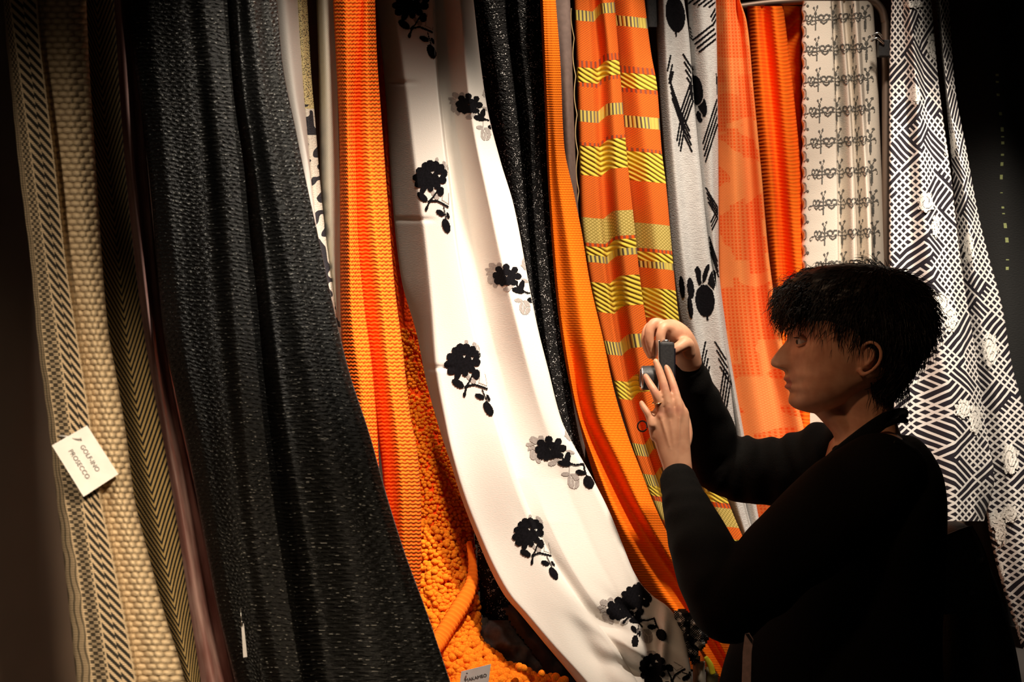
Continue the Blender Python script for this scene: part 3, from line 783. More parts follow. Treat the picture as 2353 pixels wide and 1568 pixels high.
# 17 black white lattice jacquard
S['lattice'] = [Sheet([
    (190, [(0, 2150), (300, 2180), (600, 2205), (900, 2240), (1100, 2262), (1190, 2268), (1300, 2290), (1480, 2345), (1568, 2370)], .03),
    (235, [(0, 2160), (200, 2175), (400, 2212), (600, 2240), (800, 2272), (1000, 2310), (1200, 2345), (1400, 2385), (1568, 2410)], -.010),
    (280, [(0, 2180), (200, 2195), (350, 2222), (500, 2250), (600, 2275), (700, 2302), (850, 2328), (950, 2356), (1200, 2400), (1568, 2450)], .02)],
    [(0, 2.76), (1568, 2.66)], seed=24, wr=.004, y1=1610, cd=.05, du=3.5),
  Sheet([
    (0, [(0, 2048), (200, 2043), (400, 2043), (600, 2043), (800, 2048), (1000, 2052), (1205, 2062)], .010),
    (38, [(0, 2072), (200, 2080), (400, 2082), (600, 2085), (800, 2100), (1000, 2105), (1205, 2115)], .016),
    (70, [(0, 2090), (200, 2108), (400, 2122), (600, 2140), (800, 2165), (1000, 2195), (1205, 2195)], -.022),
    (110, [(0, 2112), (200, 2126), (400, 2148), (600, 2170), (800, 2210), (1000, 2235), (1205, 2235)], -.004),
    (150, [(0, 2140), (200, 2158), (400, 2185), (600, 2208), (800, 2240), (1000, 2268), (1100, 2285), (1193, 2262)], .034)],
    [(0, 2.72), (1568, 2.60)], seed=25, wr=.004, y1=1198, cd=.034, du=3.5, bot=False)]
lat = cloth('lattice_cloth', 'black and white lattice jacquard cloth with white roses, behind the head', 'fabric', S['lattice'], MAT['lattice'])
# 18 dark curtain right
S['dark'] = [Sheet([
    (0, [(0, 2150), (1568, 2330)], .02), (60, [(0, 2290), (200, 2296), (600, 2312), (1568, 2400)], -.01),
    (90, [(0, 2340), (1568, 2440)], .015), (140, [(0, 2420), (1568, 2500)], -.01), (200, [(0, 2520), (1568, 2600)], .02), (260, [(0, 2640), (1568, 2700)], 0)],
    [(0, 2.92), (1568, 2.90)], seed=26, wr=.004, cd=.05)]
cloth('black_curtain', 'black curtain with a dotted seam at the right edge', 'curtain', S['dark'], MAT['darkseam'])
# 12b narrow dark strip cloth between banded and grey (only its top shows)
S['dk2'] = [Sheet([(0, [(0, 1478), (62, 1482), (400, 1500)], 0), (16, [(0, 1488), (400, 1510)], -.008), (34, [(0, 1508), (62, 1510), (400, 1520)], .004)],
    [(0, 2.64), (400, 2.64)], y1=62, seed=27, cd=.018, bot=False)]
cloth('dark_grey_band', 'short dark grey cloth end between the banded and grey jersey cloths', 'fabric', S['dk2'], grain((.06, .06, .062), .2, 200, .8, .0005, 'dark_grey_wool'))

# selvedge thread loops along the banded cloth
mb = MB(); D0 = S['bands'][1]
ys = np.arange(20, 520, 7.); pts = []
for i, y in enumerate(ys):
    xl = np.interp(y, D0.ys, D0.X[:, 0]); pts.append(W(xl - 3 - 5*abs(math.sin(y*math.pi/88)), y, 2.545))
mb.add(loft(pts, [.0011]*len(pts), n=6, sub=2)); mb.build('selvedge_thread', grain((.75, .52, .25), .1, 100, .8, .0002, 'yellow_thread'), band_o)['label'] = 'loose pale yellow thread'

# ------------------------------------------------------------------ embroidery on the floral cloth
def tf(x, y, cx, cy, s, rot=0, sx=1):
    c, sn = math.cos(math.radians(rot)), math.sin(math.radians(rot)); dx, dy = x-cx, y-cy
    return (dx*c + dy*sn)/(s*sx), (-dx*sn + dy*c)/s
def flowerA(x, y):       # local frame: origin flower head, ~ +-35 wide, sprig falls to y 120
    m = ell(x, y, 0, 0, 27, 25)
    for a, r, w, h in ((-125, 25, 10, 9), (-98, 28, 8, 9), (-68, 27, 8, 9), (-40, 27, 10, 8), (-10, 29, 9, 10), (22, 28, 9, 9), (62, 27, 9, 8), (95, 29, 9, 7), (122, 35, 13, 7), (148, 33, 14, 10), (172, 33, 13, 9), (-160, 29, 10, 9)):
        m |= ell(x, y, r*math.cos(math.radians(a)), r*math.sin(math.radians(a)), w, h, a)
    for cx, cy in ((2, -4), (18, 3)):
        for k in (-30, 0, 25): m &= ~seg(x, y, [(cx, cy), (cx + 7*math.sin(math.radians(k)), cy - 6*math.cos(math.radians(k)))], .95)
    m |= ell(x, y, -22, 50, 15, 8, 42)
    m |= seg(x, y, [(-10, 72), (-6, 62), (-2, 59), (12, 58), (24, 64), (38, 72)], 2.2) | seg(x, y, [(-8, 60), (2, 52), (14, 34), (16, 20)], 1.7) | ell(x, y, -12, 76, 3.4, 6, 15)
    m |= ell(x, y, 21, 37, 8, 11, 10) | ell(x, y, 20, 86, 11, 6, 32) | ell(x, y, 34, 116, 9, 17, -18) | seg(x, y, [(28, 72), (34, 100)], 1.1) | ell(x, y, 38, 92, 3.2, 8, -20)
    return m
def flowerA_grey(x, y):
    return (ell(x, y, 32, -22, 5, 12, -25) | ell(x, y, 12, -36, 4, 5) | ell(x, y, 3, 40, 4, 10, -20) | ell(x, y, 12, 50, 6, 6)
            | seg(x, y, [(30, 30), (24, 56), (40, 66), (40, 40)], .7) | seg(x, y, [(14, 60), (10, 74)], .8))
def flowerB(x, y):
    m = ell(x, y, 0, 0, 25, 17)
    for dx, dy, w, h in ((-20, -14, 9, 8), (-2, -22, 9, 8), (20, -17, 8, 8), (29, -2, 10, 8), (18, 14, 14, 7), (-8, 20, 7, 7), (-20, 15, 9, 9), (-26, 2, 8, 9), (2, 14, 16, 9)):
        m |= ell(x, y, dx, dy, w, h)
    m &= ~(seg(x, y, [(-1, -2), (1.5, 1), (4, -2)], .8))
    m |= seg(x, y, [(26, 16), (34, 26), (44, 33), (60, 37), (78, 34), (82, 56)], 2.0) | ell(x, y, 41, 21, 7, 15, 10) | ell(x, y, 34, 33, 16, 7, 8)
    m |= ell(x, y, 70, 54, 11, 6, 10) | ell(x, y, 90, 76, 12, 15, -25) | seg(x, y, [(82, 50), (86, 66)], 1.3) | ell(x, y, 64, -6, 7, 9, -35)
    return m
def flowerB_up(x, y): return ell(x, y, 56, -50, 9, 9) | ell(x, y, 55, -34, 8, 9) | ell(x, y, 62, -62, 7, 12) | ell(x, y, 64, -42, 8, 20)
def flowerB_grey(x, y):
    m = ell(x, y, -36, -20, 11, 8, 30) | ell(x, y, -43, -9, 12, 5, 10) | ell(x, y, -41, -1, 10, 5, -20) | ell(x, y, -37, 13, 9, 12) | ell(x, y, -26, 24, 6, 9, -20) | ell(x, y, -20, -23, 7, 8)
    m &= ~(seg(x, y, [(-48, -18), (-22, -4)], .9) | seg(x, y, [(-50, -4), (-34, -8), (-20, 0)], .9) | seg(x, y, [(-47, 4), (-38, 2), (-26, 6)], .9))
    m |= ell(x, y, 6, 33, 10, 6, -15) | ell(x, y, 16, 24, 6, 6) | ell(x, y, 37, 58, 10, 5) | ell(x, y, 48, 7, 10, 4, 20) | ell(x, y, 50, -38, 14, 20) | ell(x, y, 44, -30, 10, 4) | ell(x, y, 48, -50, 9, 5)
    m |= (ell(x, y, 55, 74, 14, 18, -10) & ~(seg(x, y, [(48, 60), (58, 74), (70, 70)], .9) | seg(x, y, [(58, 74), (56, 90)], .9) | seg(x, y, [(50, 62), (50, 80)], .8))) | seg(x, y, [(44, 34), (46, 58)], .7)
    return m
def place(nm, fn, mat, cx, cy, s, rot=0, sx=1, lift=.0014, puff=.0005, R=125):
    return decal(nm, flo, S['floral'], lambda x, y: fn(*tf(x, y, cx, cy, s, rot, sx)), (cx-R*s, max(cy-R*s, -36), cx+R*s, cy+(R+10)*s), mat, 1.5, lift, puff, True)
for cx, cy, s, rot, sx in ((948, 5, 1.0, -4, 1.05), (992, 403, 1.0, 0, .98), (1066, 826, 1.05, -10, 1.0), (1216, 1222, .92, -14, 1.0), (1500, 1535, .9, -60, 1)):
    place('flower_motif', flowerA, MAT['ink'], cx, cy, s, rot, sx)
    q = place('grey_flower_motif', flowerA_grey, MAT['greyink'], cx, cy, s, rot, sx, .0009, 0)  # petals and sprigs in grey thread
for cx, cy, s, rot, sx in ((1076, 240, .86, 6, 1), (1163, 634, .92, 6, 1), (1263, 1032, 1.0, 0, 1), (1425, 1400, .95, -8, 1)):
    place('flower_motif', flowerB, MAT['ink'], cx, cy, s, rot, sx); place('flower_motif', flowerB_up, MAT['ink'], cx, cy, s, rot, sx)
    place('grey_flower_motif', flowerB_grey, MAT['greyink'], cx, cy, s, rot, sx, .0009, 0)
place('flower_motif', flowerA, MAT['ink'], 1466, 1372, .85, 20)

# ------------------------------------------------------------------ scrollwork print
def scrollm(x, y):
    m = np.zeros(np.shape(x), bool)
    # heart of two curls
    for s in (-1, 1):
        X_ = x*s
        m |= seg(X_, y, arc(6.5, -2, 5.8, -200, 110, 12), 1.7) | seg(X_, y, [(9, 3), (6, 9), (0, 13)], 1.5) | seg(X_, y, [(0, 6), (5, 5)], .9)
        m |= seg(X_, y, [(12, 3), (18, 5), (25, 5)], 1.0)
        X2 = (abs(x) - 31)
        m |= seg(X_, y, arc(26, 10, 4, -90, 150, 8), .8)
    return m
def finial(x, y):
    m = ell(x, y, 0, 20, 3.6, 9) | seg(x, y, [(0, 28), (0, 37)], .8) | seg(x, y, [(0, 10), (0, -12)], 1.5)
    m |= ell(x, y, -6, -22, 3.4, 2.8) | ell(x, y, 7, -25, 3.4, 2.8) | ell(x, y, 0, -10, 4.2, 4.8) | seg(x, y, [(-6, -21), (0, -12), (7, -24)], .8)
    for s in (-1, 1):
        m |= seg(x*s, y, arc(7, 4, 6, -150, 40, 8), .9) | ell(x*s, y, 9, -3, 2.6, 2.6)
    return m
def scroll_mask(x, y):
    m = np.zeros(np.shape(x), bool)
    sl = (x - 1840)*(-.05)
    yy = y - sl
    k = np.round((yy - 44)/71.); ly = yy - 44 - k*71
    xx = x - k*3.0
    for cxh, wd in ((1893, 1.0), (1938, .85), (1972, .62), (1858, .6)):
        m |= scrollm((xx-cxh)/wd, ly)
    for cxf, wd in ((1914, .75), (1874, .6), (1957, .6), (1988, 1.0)):
        m |= finial((xx-cxf)/wd, ly + 2 - (4 if cxf > 1980 else 0))
    # scalloped hem line
    k2 = np.round((y)/36.); m |= seg(x, y - k2*36, arc(1846, 0, 7, -90, 90, 8, 12), .7)
    k3 = np.round((yy-14)/71.); m |= ell(x, yy - 14 - k3*71, 1856, 0, 2.6, 3.4)
    return m
decal('scroll_print', scr, S['scroll'], scroll_mask, (1838, 6, 2040, 700), MAT['scroll'], 1.5, .0008, 0)

# ------------------------------------------------------------------ grey jersey print
def hatch(x, y, p, q, n, gap, w=1.9):
    """n parallel lines from p to q, shifted along gap"""
    m = np.zeros(np.shape(x), bool)
    for i in range(n):
        m |= seg(x, y, [(p[0]+gap[0]*i, p[1]+gap[1]*i), (q[0]+gap[0]*i, q[1]+gap[1]*i)], w)
    return m
def grey_mask(x, y):
    m = ell(x, y, 1552, 32, 22, 42, -8) | seg(x, y, [(1553, 66), (1554, 82)], 2)
    m |= hatch(x, y, (1541, 128), (1534, 162), 2, (4, 20)) | hatch(x, y, (1544, 165), (1538, 190), 2, (3, 0)) | hatch(x, y, (1539, 185), (1566, 262), 4, (2, 14)) | hatch(x, y, (1590, 182), (1562, 262), 4, (4, 8))
    m |= hatch(x, y, (1570, 125), (1592, 160), 4, (3, 18)) | hatch(x, y, (1566, 262), (1556, 322), 3, (4, 12)) | hatch(x, y, (1566, 262), (1584, 300), 4, (2, 16))
    m |= hatch(x, y, (1592, 92), (1636, 58), 4, (5, 9), 2.1) | hatch(x, y, (1634, 38), (1644, 20), 3, (2, 10)) | hatch(x, y, (1582, 8), (1600, -6), 5, (12, 2), 2) | hatch(x, y, (1582, 60), (1588, 68), 4, (1, 8), 1.2)
    m |= (ell(x, y, 1600, 208, 15, 34, -6) | ell(x, y, 1614, 245, 10, 24, -8) | ell(x, y, 1607, 268, 7, 14, -12)) & ~seg(x, y, [(1603, 243), (1612, 236), (1617, 222)], 1.2) & ~seg(x, y, [(1605, 252), (1612, 262), (1613, 272)], 1.2)
    m |= hatch(x, y, (1648, 228), (1615, 330), 4, (2, 14), 1.8) | hatch(x, y, (1646, 170), (1652, 236), 3, (1, 18), 1.3)
    m |= hatch(x, y, (1622, 432), (1650, 478), 4, (2, 11), 1.7) | hatch(x, y, (1650, 478), (1634, 510), 3, (1, 9), 1.6) | hatch(x, y, (1630, 545), (1648, 600), 4, (1, 12), 1.5)
    # plant
    m |= (ell(x, y, 1620, 690, 22, 38, -4) | ell(x, y, 1607, 637, 7, 26, -12) | ell(x, y, 1636, 648, 9, 28, 10) | ell(x, y, 1622, 628, 6, 22, 18) | ell(x, y, 1587, 662, 8, 24, -6) | ell(x, y, 1586, 706, 6, 26, -6) | seg(x, y, [(1600, 620), (1610, 650)], 4) | seg(x, y, [(1624, 722), (1626, 734)], 2.4)) & ~(seg(x, y, [(1602, 664), (1612, 652), (1626, 654), (1640, 668)], 1.2) | seg(x, y, [(1613, 655), (1612, 620)], 1.0) | seg(x, y, [(1620, 655), (1630, 620)], 1.0))
    m |= ell(x, y, 1567, 660, 6, 26, -6)
    m |= hatch(x, y, (1621, 786), (1611, 836), 4, (3, 19), 1.7) | hatch(x, y, (1643, 786), (1668, 826), 4, (4, 19), 1.7) | hatch(x, y, (1596, 812), (1652, 918), 4, (2, 16), 1.7) | hatch(x, y, (1664, 848), (1652, 926), 4, (5, 9), 1.7)
    m |= hatch(x, y, (1618, 868), (1614, 912), 3, (6, 8), 1.6) | hatch(x, y, (1650, 915), (1654, 1000), 3, (5, 4), 1.7) | hatch(x, y, (1656, 925), (1682, 975), 4, (1, 14), 1.7)
    return m
decal('leaf_and_line_print', gry, S['grey'], grey_mask, (1500, -30, 1740, 1010), MAT['ink'], 1.5, .0008, 0)

# ------------------------------------------------------------------ white roses on the lattice cloth
def rosef(w, h, seed):
    def f(x, y):
        a = np.arctan2(y/h, x/w); r = np.hypot(x/w, y/h)
        return (r < .86 + .12*np.sin(a*7+seed) + .06*np.sin(a*13)) & ~((np.sin(r*15 + a*2 + seed) > .93) & (r > .2))
    return f
for i, (cx, cy, w_, h_) in enumerate(((2145, 105, 17, 38), (2102, 218, 16, 24), (2184, 335, 15, 38), (2128, 465, 22, 26), (2150, 520, 10, 30), (2226, 570, 14, 40), (2162, 700, 26, 30), (2186, 735, 14, 32), (2275, 805, 20, 42), (2214, 940, 22, 24), (2242, 965, 16, 40),
                                    (2322, 1055, 22, 42), (2285, 1195, 26, 24), (2320, 1180, 20, 24), (2300, 1225, 16, 30), (2300, 1318, 10, 26), (2332, 1450, 16, 30), (2100, 10, 24, 10))):
    f = rosef(w_, h_, i)
    decal('rose_motif', lat, S['lattice'], lambda x, y: f(x-cx, y-cy), (cx-w_-6, cy-h_-6, cx+w_+6, cy+h_+6), MAT['rose'], 1.8, .0022, .0016, True)

# ------------------------------------------------------------------ pompoms
def ico(r=1.0):
    t = (1+5**.5)/2; vs = [Vector(v).normalized()*r for v in ((-1, t, 0), (1, t, 0), (-1, -t, 0), (1, -t, 0), (0, -1, t), (0, 1, t), (0, -1, -t), (0, 1, -t), (t, 0, -1), (t, 0, 1), (-t, 0, -1), (-t, 0, 1))]
    fs = [(0, 11, 5), (0, 5, 1), (0, 1, 7), (0, 7, 10), (0, 10, 11), (1, 5, 9), (5, 11, 4), (11, 10, 2), (10, 7, 6), (7, 1, 8), (3, 9, 4), (3, 4, 2), (3, 2, 6), (3, 6, 8), (3, 8, 9), (4, 9, 5), (2, 4, 11), (6, 2, 10), (8, 6, 7), (9, 8, 1)]
    out = []; mid = {}
    def m(a, b):
        k = (min(a, b), max(a, b))
        if k not in mid: vs.append(((vs[a]+vs[b])*.5).normalized()*r); mid[k] = len(vs)-1
        return mid[k]
    for a, b, c in fs:
        d, e, f = m(a, b), m(b, c), m(c, a); out += [(a, d, f), (b, e, d), (c, f, e), (d, e, f)]
    return [tuple(v) for v in vs], out
pomm = grain((1.0, .23, .012), .25, 400, .95, .0012, 'orange_pompom_wool', spec=.1)
IV, IF = ico(); IV = np.array(IV); IF = np.array(IF)
rng = np.random.RandomState(3)
def poly_in(px, py, P):
    c = False; j = len(P)-1
    for i in range(len(P)):
        if (P[i][1] > py) != (P[j][1] > py) and px < (P[j][0]-P[i][0])*(py-P[i][1])/(P[j][1]-P[i][1])+P[i][0]: c = not c
        j = i
    return c
region = [(935, 1240), (968, 1200), (990, 1195), (1010, 1225), (1050, 1205), (1066, 1230), (1085, 1300), (1098, 1390), (1102, 1470), (1135, 1500), (1180, 1530), (1300, 1560), (1300, 1640), (990, 1640)]
spots_, V_, F_, off = [], [], [], 0
big = []
for y in np.arange(760, 1640, 7.6):
    for x in np.arange(900, 1310, 8.6):
        px, py = x + rng.uniform(-3, 3) + (int(y/7.6) % 2)*4.3, y + rng.uniform(-2.5, 2.5)
        d = depth_at(S['pom'], np.array([px]), py)[0] if py < 1608 else np.inf
        inr = poly_in(px, py, region)
        if not np.isfinite(d):
            if inr and px > 1090: d = 1.99
            else: continue
        if not inr and rng.rand() > .9: continue
        rr = (.0040 if not inr else .0050 + .0014*min(1, max(0, (py-1250)/250))) * rng.uniform(.8, 1.15)
        if inr and rng.rand() < .10: continue
        p = np.array(W(px, py, d - (.003 if not inr else .006 + rng.uniform(0, .008))))
        if inr and (py > 1420) and px > 1080: big.append((p, rr*1.15)); continue
        sq = np.array([1, 1, rng.uniform(.75, 1)])
        V_.append(IV*rr*sq + p); F_.append(IF + off); off += len(IV)
o = mesh_obj('pompom_pile', np.vstack(V_), np.vstack(F_), pomm, pom); o['kind'] = 'stuff'
me_p = None
for p, rr in big[:290]:
    if me_p is None:
        q = mesh_obj('pompom', IV*.0068, IF, pomm, pom); me_p = q.data; q.location = p
    else:
        q = bpy.data.objects.new('pompom', me_p); COL.objects.link(q); q.parent = pom; q.location = p
    s_ = rr/.0068; q.scale = (s_, s_, s_*.9); q.rotation_euler = (rng.rand()*3, rng.rand()*3, 0)
# ribbed orange cord lying across the pompoms
cm = material('ribbed_orange_cord', None, color=(1.0, .20, .012), rough=.9, spec=.1)
pts = [(1078, 1250, 2.10), (1086, 1300, 2.085), (1082, 1345, 2.07), (1060, 1390, 2.05), (1035, 1430, 2.03), (1010, 1470, 2.01), (990, 1500, 1.99), (985, 1540, 1.985)]
c_ = MB().add(loft([W(*p) for p in pts], [.0045, .007, .010, .013, .013, .013, .013, .012], n=16, sub=14))
vv = np.array(c_.v).reshape(-1, 16, 3); cen = vv.mean(1, keepdims=True)
sc = 1 + .10*np.abs(np.sin(np.arange(16)*math.pi*4/16))[None, :, None] + .09*np.sin(np.arange(len(vv))*2.1)[:, None, None]
c_.v = [tuple(p) for p in ((vv-cen)*sc + cen).reshape(-1, 3)]
tag(c_.build('knitted_cord', cm), 'thick ribbed orange knitted cord lying across the pompoms', 'cord')
# ------------------------------------------------------------------ the person
HD = 2.03; HK = HD/F
person = empty('person', (.50, 2.03, 0))
tag(person, 'person with short dark hair in a black sweater, seen in profile, raising a camera', 'person')
skin = bpy.data.materials.new('skin'); skin.use_nodes = True; _T = skin.node_tree; _p = _T.nodes['Principled BSDF']
_a = _T.nodes.new('ShaderNodeAttribute'); _a.attribute_name = 'tint'; _tc = _T.nodes.new('ShaderNodeTexCoord')
_n = _T.nodes.new('ShaderNodeTexNoise'); _T.links.new(_tc.outputs['Object'], _n.inputs['Vector']); _n.inputs['Scale'].default_value = 45; _n.inputs['Detail'].default_value = 3
_c = mixc(_T, X(_T, _n.outputs[0]).ss(.3, .7), (.56, .27, .16), (.68, .36, .22))
_c = mixc(_T, X(_T, _a.outputs['Fac']), _c, (.50, .16, .13)); _T.links.new(_c, _p.inputs['Base Color'])
_p.inputs['Roughness'].default_value = .48; _p.inputs['Specular IOR Level'].default_value = .35
_p.inputs['Subsurface Weight'].default_value = .12; _p.inputs['Subsurface Radius'].default_value = (1, .35, .2); _p.inputs['Subsurface Scale'].default_value = .006
hairm = grain((.012, .008, .006), .4, 200, .42, .001, 'dark_brown_hair', spec=.35)
blackwool = grain((.004, .0035, .003), .3, 500, .9, .0008, 'black_sweater_wool', spec=.12, sheen=.0)
trouser = grain((.010, .010, .011), .3, 300, .9, .0008, 'black_trouser_cloth', spec=.1)

def P(px, py, d=HD): return W(px, py, d)

# head: horizontal sections, lateral axis = away from camera
FRONT = [(622, 1905), (640, 1862), (665, 1832), (700, 1812), (733, 1806), (758, 1807), (771, 1812), (782, 1815), (800, 1812), (830, 1812), (850, 1810), (861, 1806), (880, 1812), (894, 1812), (902, 1817), (918, 1815), (932, 1820), (941, 1830), (947, 1848), (951, 1872)]
BACK = [(622, 1990), (640, 2045), (665, 2082), (700, 2108), (740, 2116), (780, 2110), (820, 2092), (850, 2070), (870, 2045), (885, 1990), (902, 1966), (918, 1948), (932, 1930), (941, 1918), (947, 1905), (951, 1896)]
HW = [(622, 30), (640, 62), (665, 86), (700, 102), (740, 108), (780, 106), (810, 102), (840, 97), (870, 91), (895, 84), (918, 72), (932, 58), (941, 44), (947, 28), (951, 12)]
def smo(A, sg):
    r = int(sg*3); kx = np.exp(-.5*(np.arange(-r, r+1)/sg)**2); kx /= kx.sum()
    return np.convolve(np.concatenate([2*A[0]-A[r:0:-1], A, 2*A[-1]-A[-2:-r-2:-1]]), kx, 'valid')
def head_mb():
    ys = np.arange(622, 951.1, 1.6); N = 168
    th = np.linspace(0, 2*np.pi, N, endpoint=False)
    f = smo(pch(*zip(*FRONT), ys), 2.5); b = smo(pch(*zip(*BACK), ys), 8); w_ = smo(pch(*zip(*HW), ys), 6)
    V = []
    for y, xf, xb, hw in zip(ys, f, b, w_):
        mid = xf + (xb-xf)*.52; a1 = mid-xf; a2 = xb-mid
        c, s = np.cos(th), np.sin(th)
        # front half slightly boxy
        e = .86 if y > 700 else 1.0
        cx = np.sign(c)*np.abs(c)**e; sy = np.sign(s)*np.abs(s)**.95
        x = mid - np.where(c > 0, a1, a2)*cx; l = hw*sy
        fr = c > 0
        g = lambda c0, w0: np.exp(-((l-c0)/w0)**2)
        gy = lambda c0, w0: math.exp(-((y-c0)/w0)**2)
        # nose ridge
        nose = np.interp(y, [758, 770, 780, 794, 813, 826, 835, 842, 848, 853, 860], [0, 2.5, 7, 16, 31, 40.5, 42, 37, 22, 9, 0])
        nw = np.interp(y, [758, 790, 815, 835, 850], [10, 10, 13, 17, 20])
        x = x - fr*nose*g(0, nw)
        wing = 12*gy(840, 9)
        x = x - fr*wing*(g(17, 8)+g(-17, 8))
        x = x + fr*9*gy(851, 3.5)*(g(9, 5)+g(-9, 5))                         # nostril hollow
        x = x + fr*13*gy(784, 15)*(g(42, 20)+g(-42, 20))                      # eye sockets
        x = x - fr*6*gy(757, 9)*(g(40, 30)+g(-40, 30)+.5*g(0, 15))            # brow
        x = x - fr*5*gy(812, 20)*(g(60, 22)+g(-60, 22))                       # cheekbones
        x = x - fr*(9*gy(872, 6.5) + 9.5*gy(889, 6.5))*g(0, 25)               # lips
        x = x + fr*4.5*gy(880.5, 2.4)*g(0, 30)                                # mouth line
        x = x - fr*4*gy(925, 11)*g(0, 22)
        x = x + fr*3*gy(903, 5)*g(0, 26)
        x = x + fr*2.0*gy(862, 6)*g(0, 5)                                     # philtrum
        V += [(px, y, la) for px, la in zip(x, l)]
    n = len(ys); V = [((px-CX)*HK, HD + la*HK, CZ-(y-CY)*HK) for px, y, la in V]
    Fc = [(i*N+j, i*N+(j+1) % N, (i+1)*N+(j+1) % N, (i+1)*N+j) for i in range(n-1) for j in range(N)]
    Fc += [tuple(range(N))[::-1], tuple((n-1)*N+j for j in range(N))]
    return V, Fc
body = MB(); body.add(head_mb())
k = HK
# ears (left ear faces the camera)
for side in (-1, 1):
    yo = HD + side*104*k
    def e(px, py, out=0): return ((px-CX)*k, yo + side*out*k, CZ-(py-CY)*k)
    rim = [e(1951, 838, -6), e(1950, 812, 0), e(1953, 796, 6), e(1966, 787, 12), e(1981, 792, 16), e(1989, 808, 18), e(1988, 826, 16), e(1979, 842, 12), e(1967, 853, 6), e(1955, 858, 0), e(1949, 850, -4)]
    body.add(loft(rim, [4*k]*2+[4.4*k]*7+[6*k, 5*k], n=10, sub=4))
    body.add(loft([e(1960, 840, -6), e(1966, 822, -3), e(1970, 806, 0)], [16*k, 18*k, 15*k], ry=[6*k, 7*k, 6*k], n=14))
    body.add(loft([e(1962, 836, 2), e(1974, 824, 7), e(1975, 808, 8), e(1966, 800, 6)], [3.4*k]*4, n=8))
# neck
neck = [P(1988, 880), P(1985, 920), P(1988, 960), P(1995, 1000), P(2000, 1050), P(1990, 1110)]
body.add(loft(neck, [72*k, 68*k, 66*k, 70*k, 84*k, 100*k], n=28, ry=[62*k, 62*k, 64*k, 76*k, 110*k, 140*k]))
body.add(loft([P(1870, 925), P(1905, 948), P(1945, 985), P(1965, 1030)], [18*k, 26*k, 34*k, 44*k], ry=[30*k, 40*k, 44*k, 50*k], n=16))
0 and body.add(loft([P(1975, 880, HD-.044), P(1952, 950, HD-.034), P(1935, 1020, HD-.016)], [10*k, 12*k, 12*k], n=10))
# trunk core and arms under the sweater
body.add(loft([P(1995, 1060), P(1985, 1200), P(1950, 1400), P(1935, 1600), P(1935, 1800)], [.06, .085, .08, .085, .085], ry=[.13, .15, .13, .15, .14], n=24))
body.add(loft([P(2010, 1090, 1.90), P(1840, 1240, 1.86), P(1672, 1392, 1.845)], [.045, .043, .036], n=16))
body.add(loft([P(1672, 1392, 1.845), P(1610, 1260, 1.90), P(1572, 1150, 1.95), P(1563, 1105, 1.965)], [.036, .034, .027, .0235], n=20, ry=[.036, .034, .024, .0185]))
body.add(loft([P(1960, 1070, 2.15), P(1800, 1085, 2.21), P(1650, 1065, 2.23)], [.045, .042, .034], n=16))
body.add(loft([P(1650, 1065, 2.23), P(1612, 960, 2.16), P(1582, 860, 2.095), P(1574, 822, 2.075)], [.034, .033, .026, .022], n=16))
# ---- near hand (left), back of the hand to the camera
ND = 1.975; nk = ND/F
def N_(px, py, dd=0): return W(px, py, ND + dd)
palm = MB()
body.add(loft([N_(1562, 1120, -.004), N_(1558, 1080, 0), N_(1548, 1030, .002), N_(1541, 985, .002), N_(1538, 950, .002), N_(1535, 932, .004)], [34*nk, 33*nk, 39*nk, 44*nk, 45*nk, 30*nk], ry=[25*nk, 20*nk, 20*nk, 19*nk, 17*nk, 12*nk], n=28))
def finger(pts, r, nm=12):
    body.add(loft([N_(*p) for p in pts], [a*nk for a in r], n=nm, sub=5))
finger([(1562, 985, 0), (1560, 940, -.003), (1549, 893, .004), (1537, 858, .014), (1528, 838, .020)], [11, 11.5, 10, 9, 7])        # index
finger([(1540, 985, 0), (1537, 938, -.006), (1526, 888, -.004), (1515, 852, .002), (1507, 831, .006)], [11, 11.5, 10.4, 9.2, 7.2])   # middle
finger([(1520, 985, 0), (1518, 945, -.003), (1506, 905, -.008), (1492, 880, .000), (1484, 865, .006)], [10.5, 10.8, 9.8, 8.6, 6.8])  # ring
finger([(1503, 1005, .004), (1496, 970, .000), (1488, 950, -.002), (1478, 934, .004), (1474, 926, .007)], [9.6, 9.4, 8.6, 7.6, 6.0]) # little
finger([(1560, 1050, .012), (1578, 1005, .030), (1574, 960, .045), (1560, 925, .052), (1552, 905, .054)], [16, 14, 11.5, 10.5, 8])   # thumb, round the back of the camera
for (x, y) in ((1561, 944), (1538, 944), (1518, 950), (1497, 970)):
    body.add(loft([N_(x-2, y-6, -.003), N_(x, y+6, -.004)], [9.5*nk, 10*nk], n=12))
for (a, b) in (((1561, 950), (1558, 1040)), ((1538, 950), (1550, 1040)), ((1518, 955), (1543, 1042))):
    body.add(loft([N_(*a, -.0095), N_((a[0]+b[0])/2, (a[1]+b[1])/2, -.0105), N_(*b, -.0100)], [3*nk, 2.6*nk, 2.2*nk], n=8))
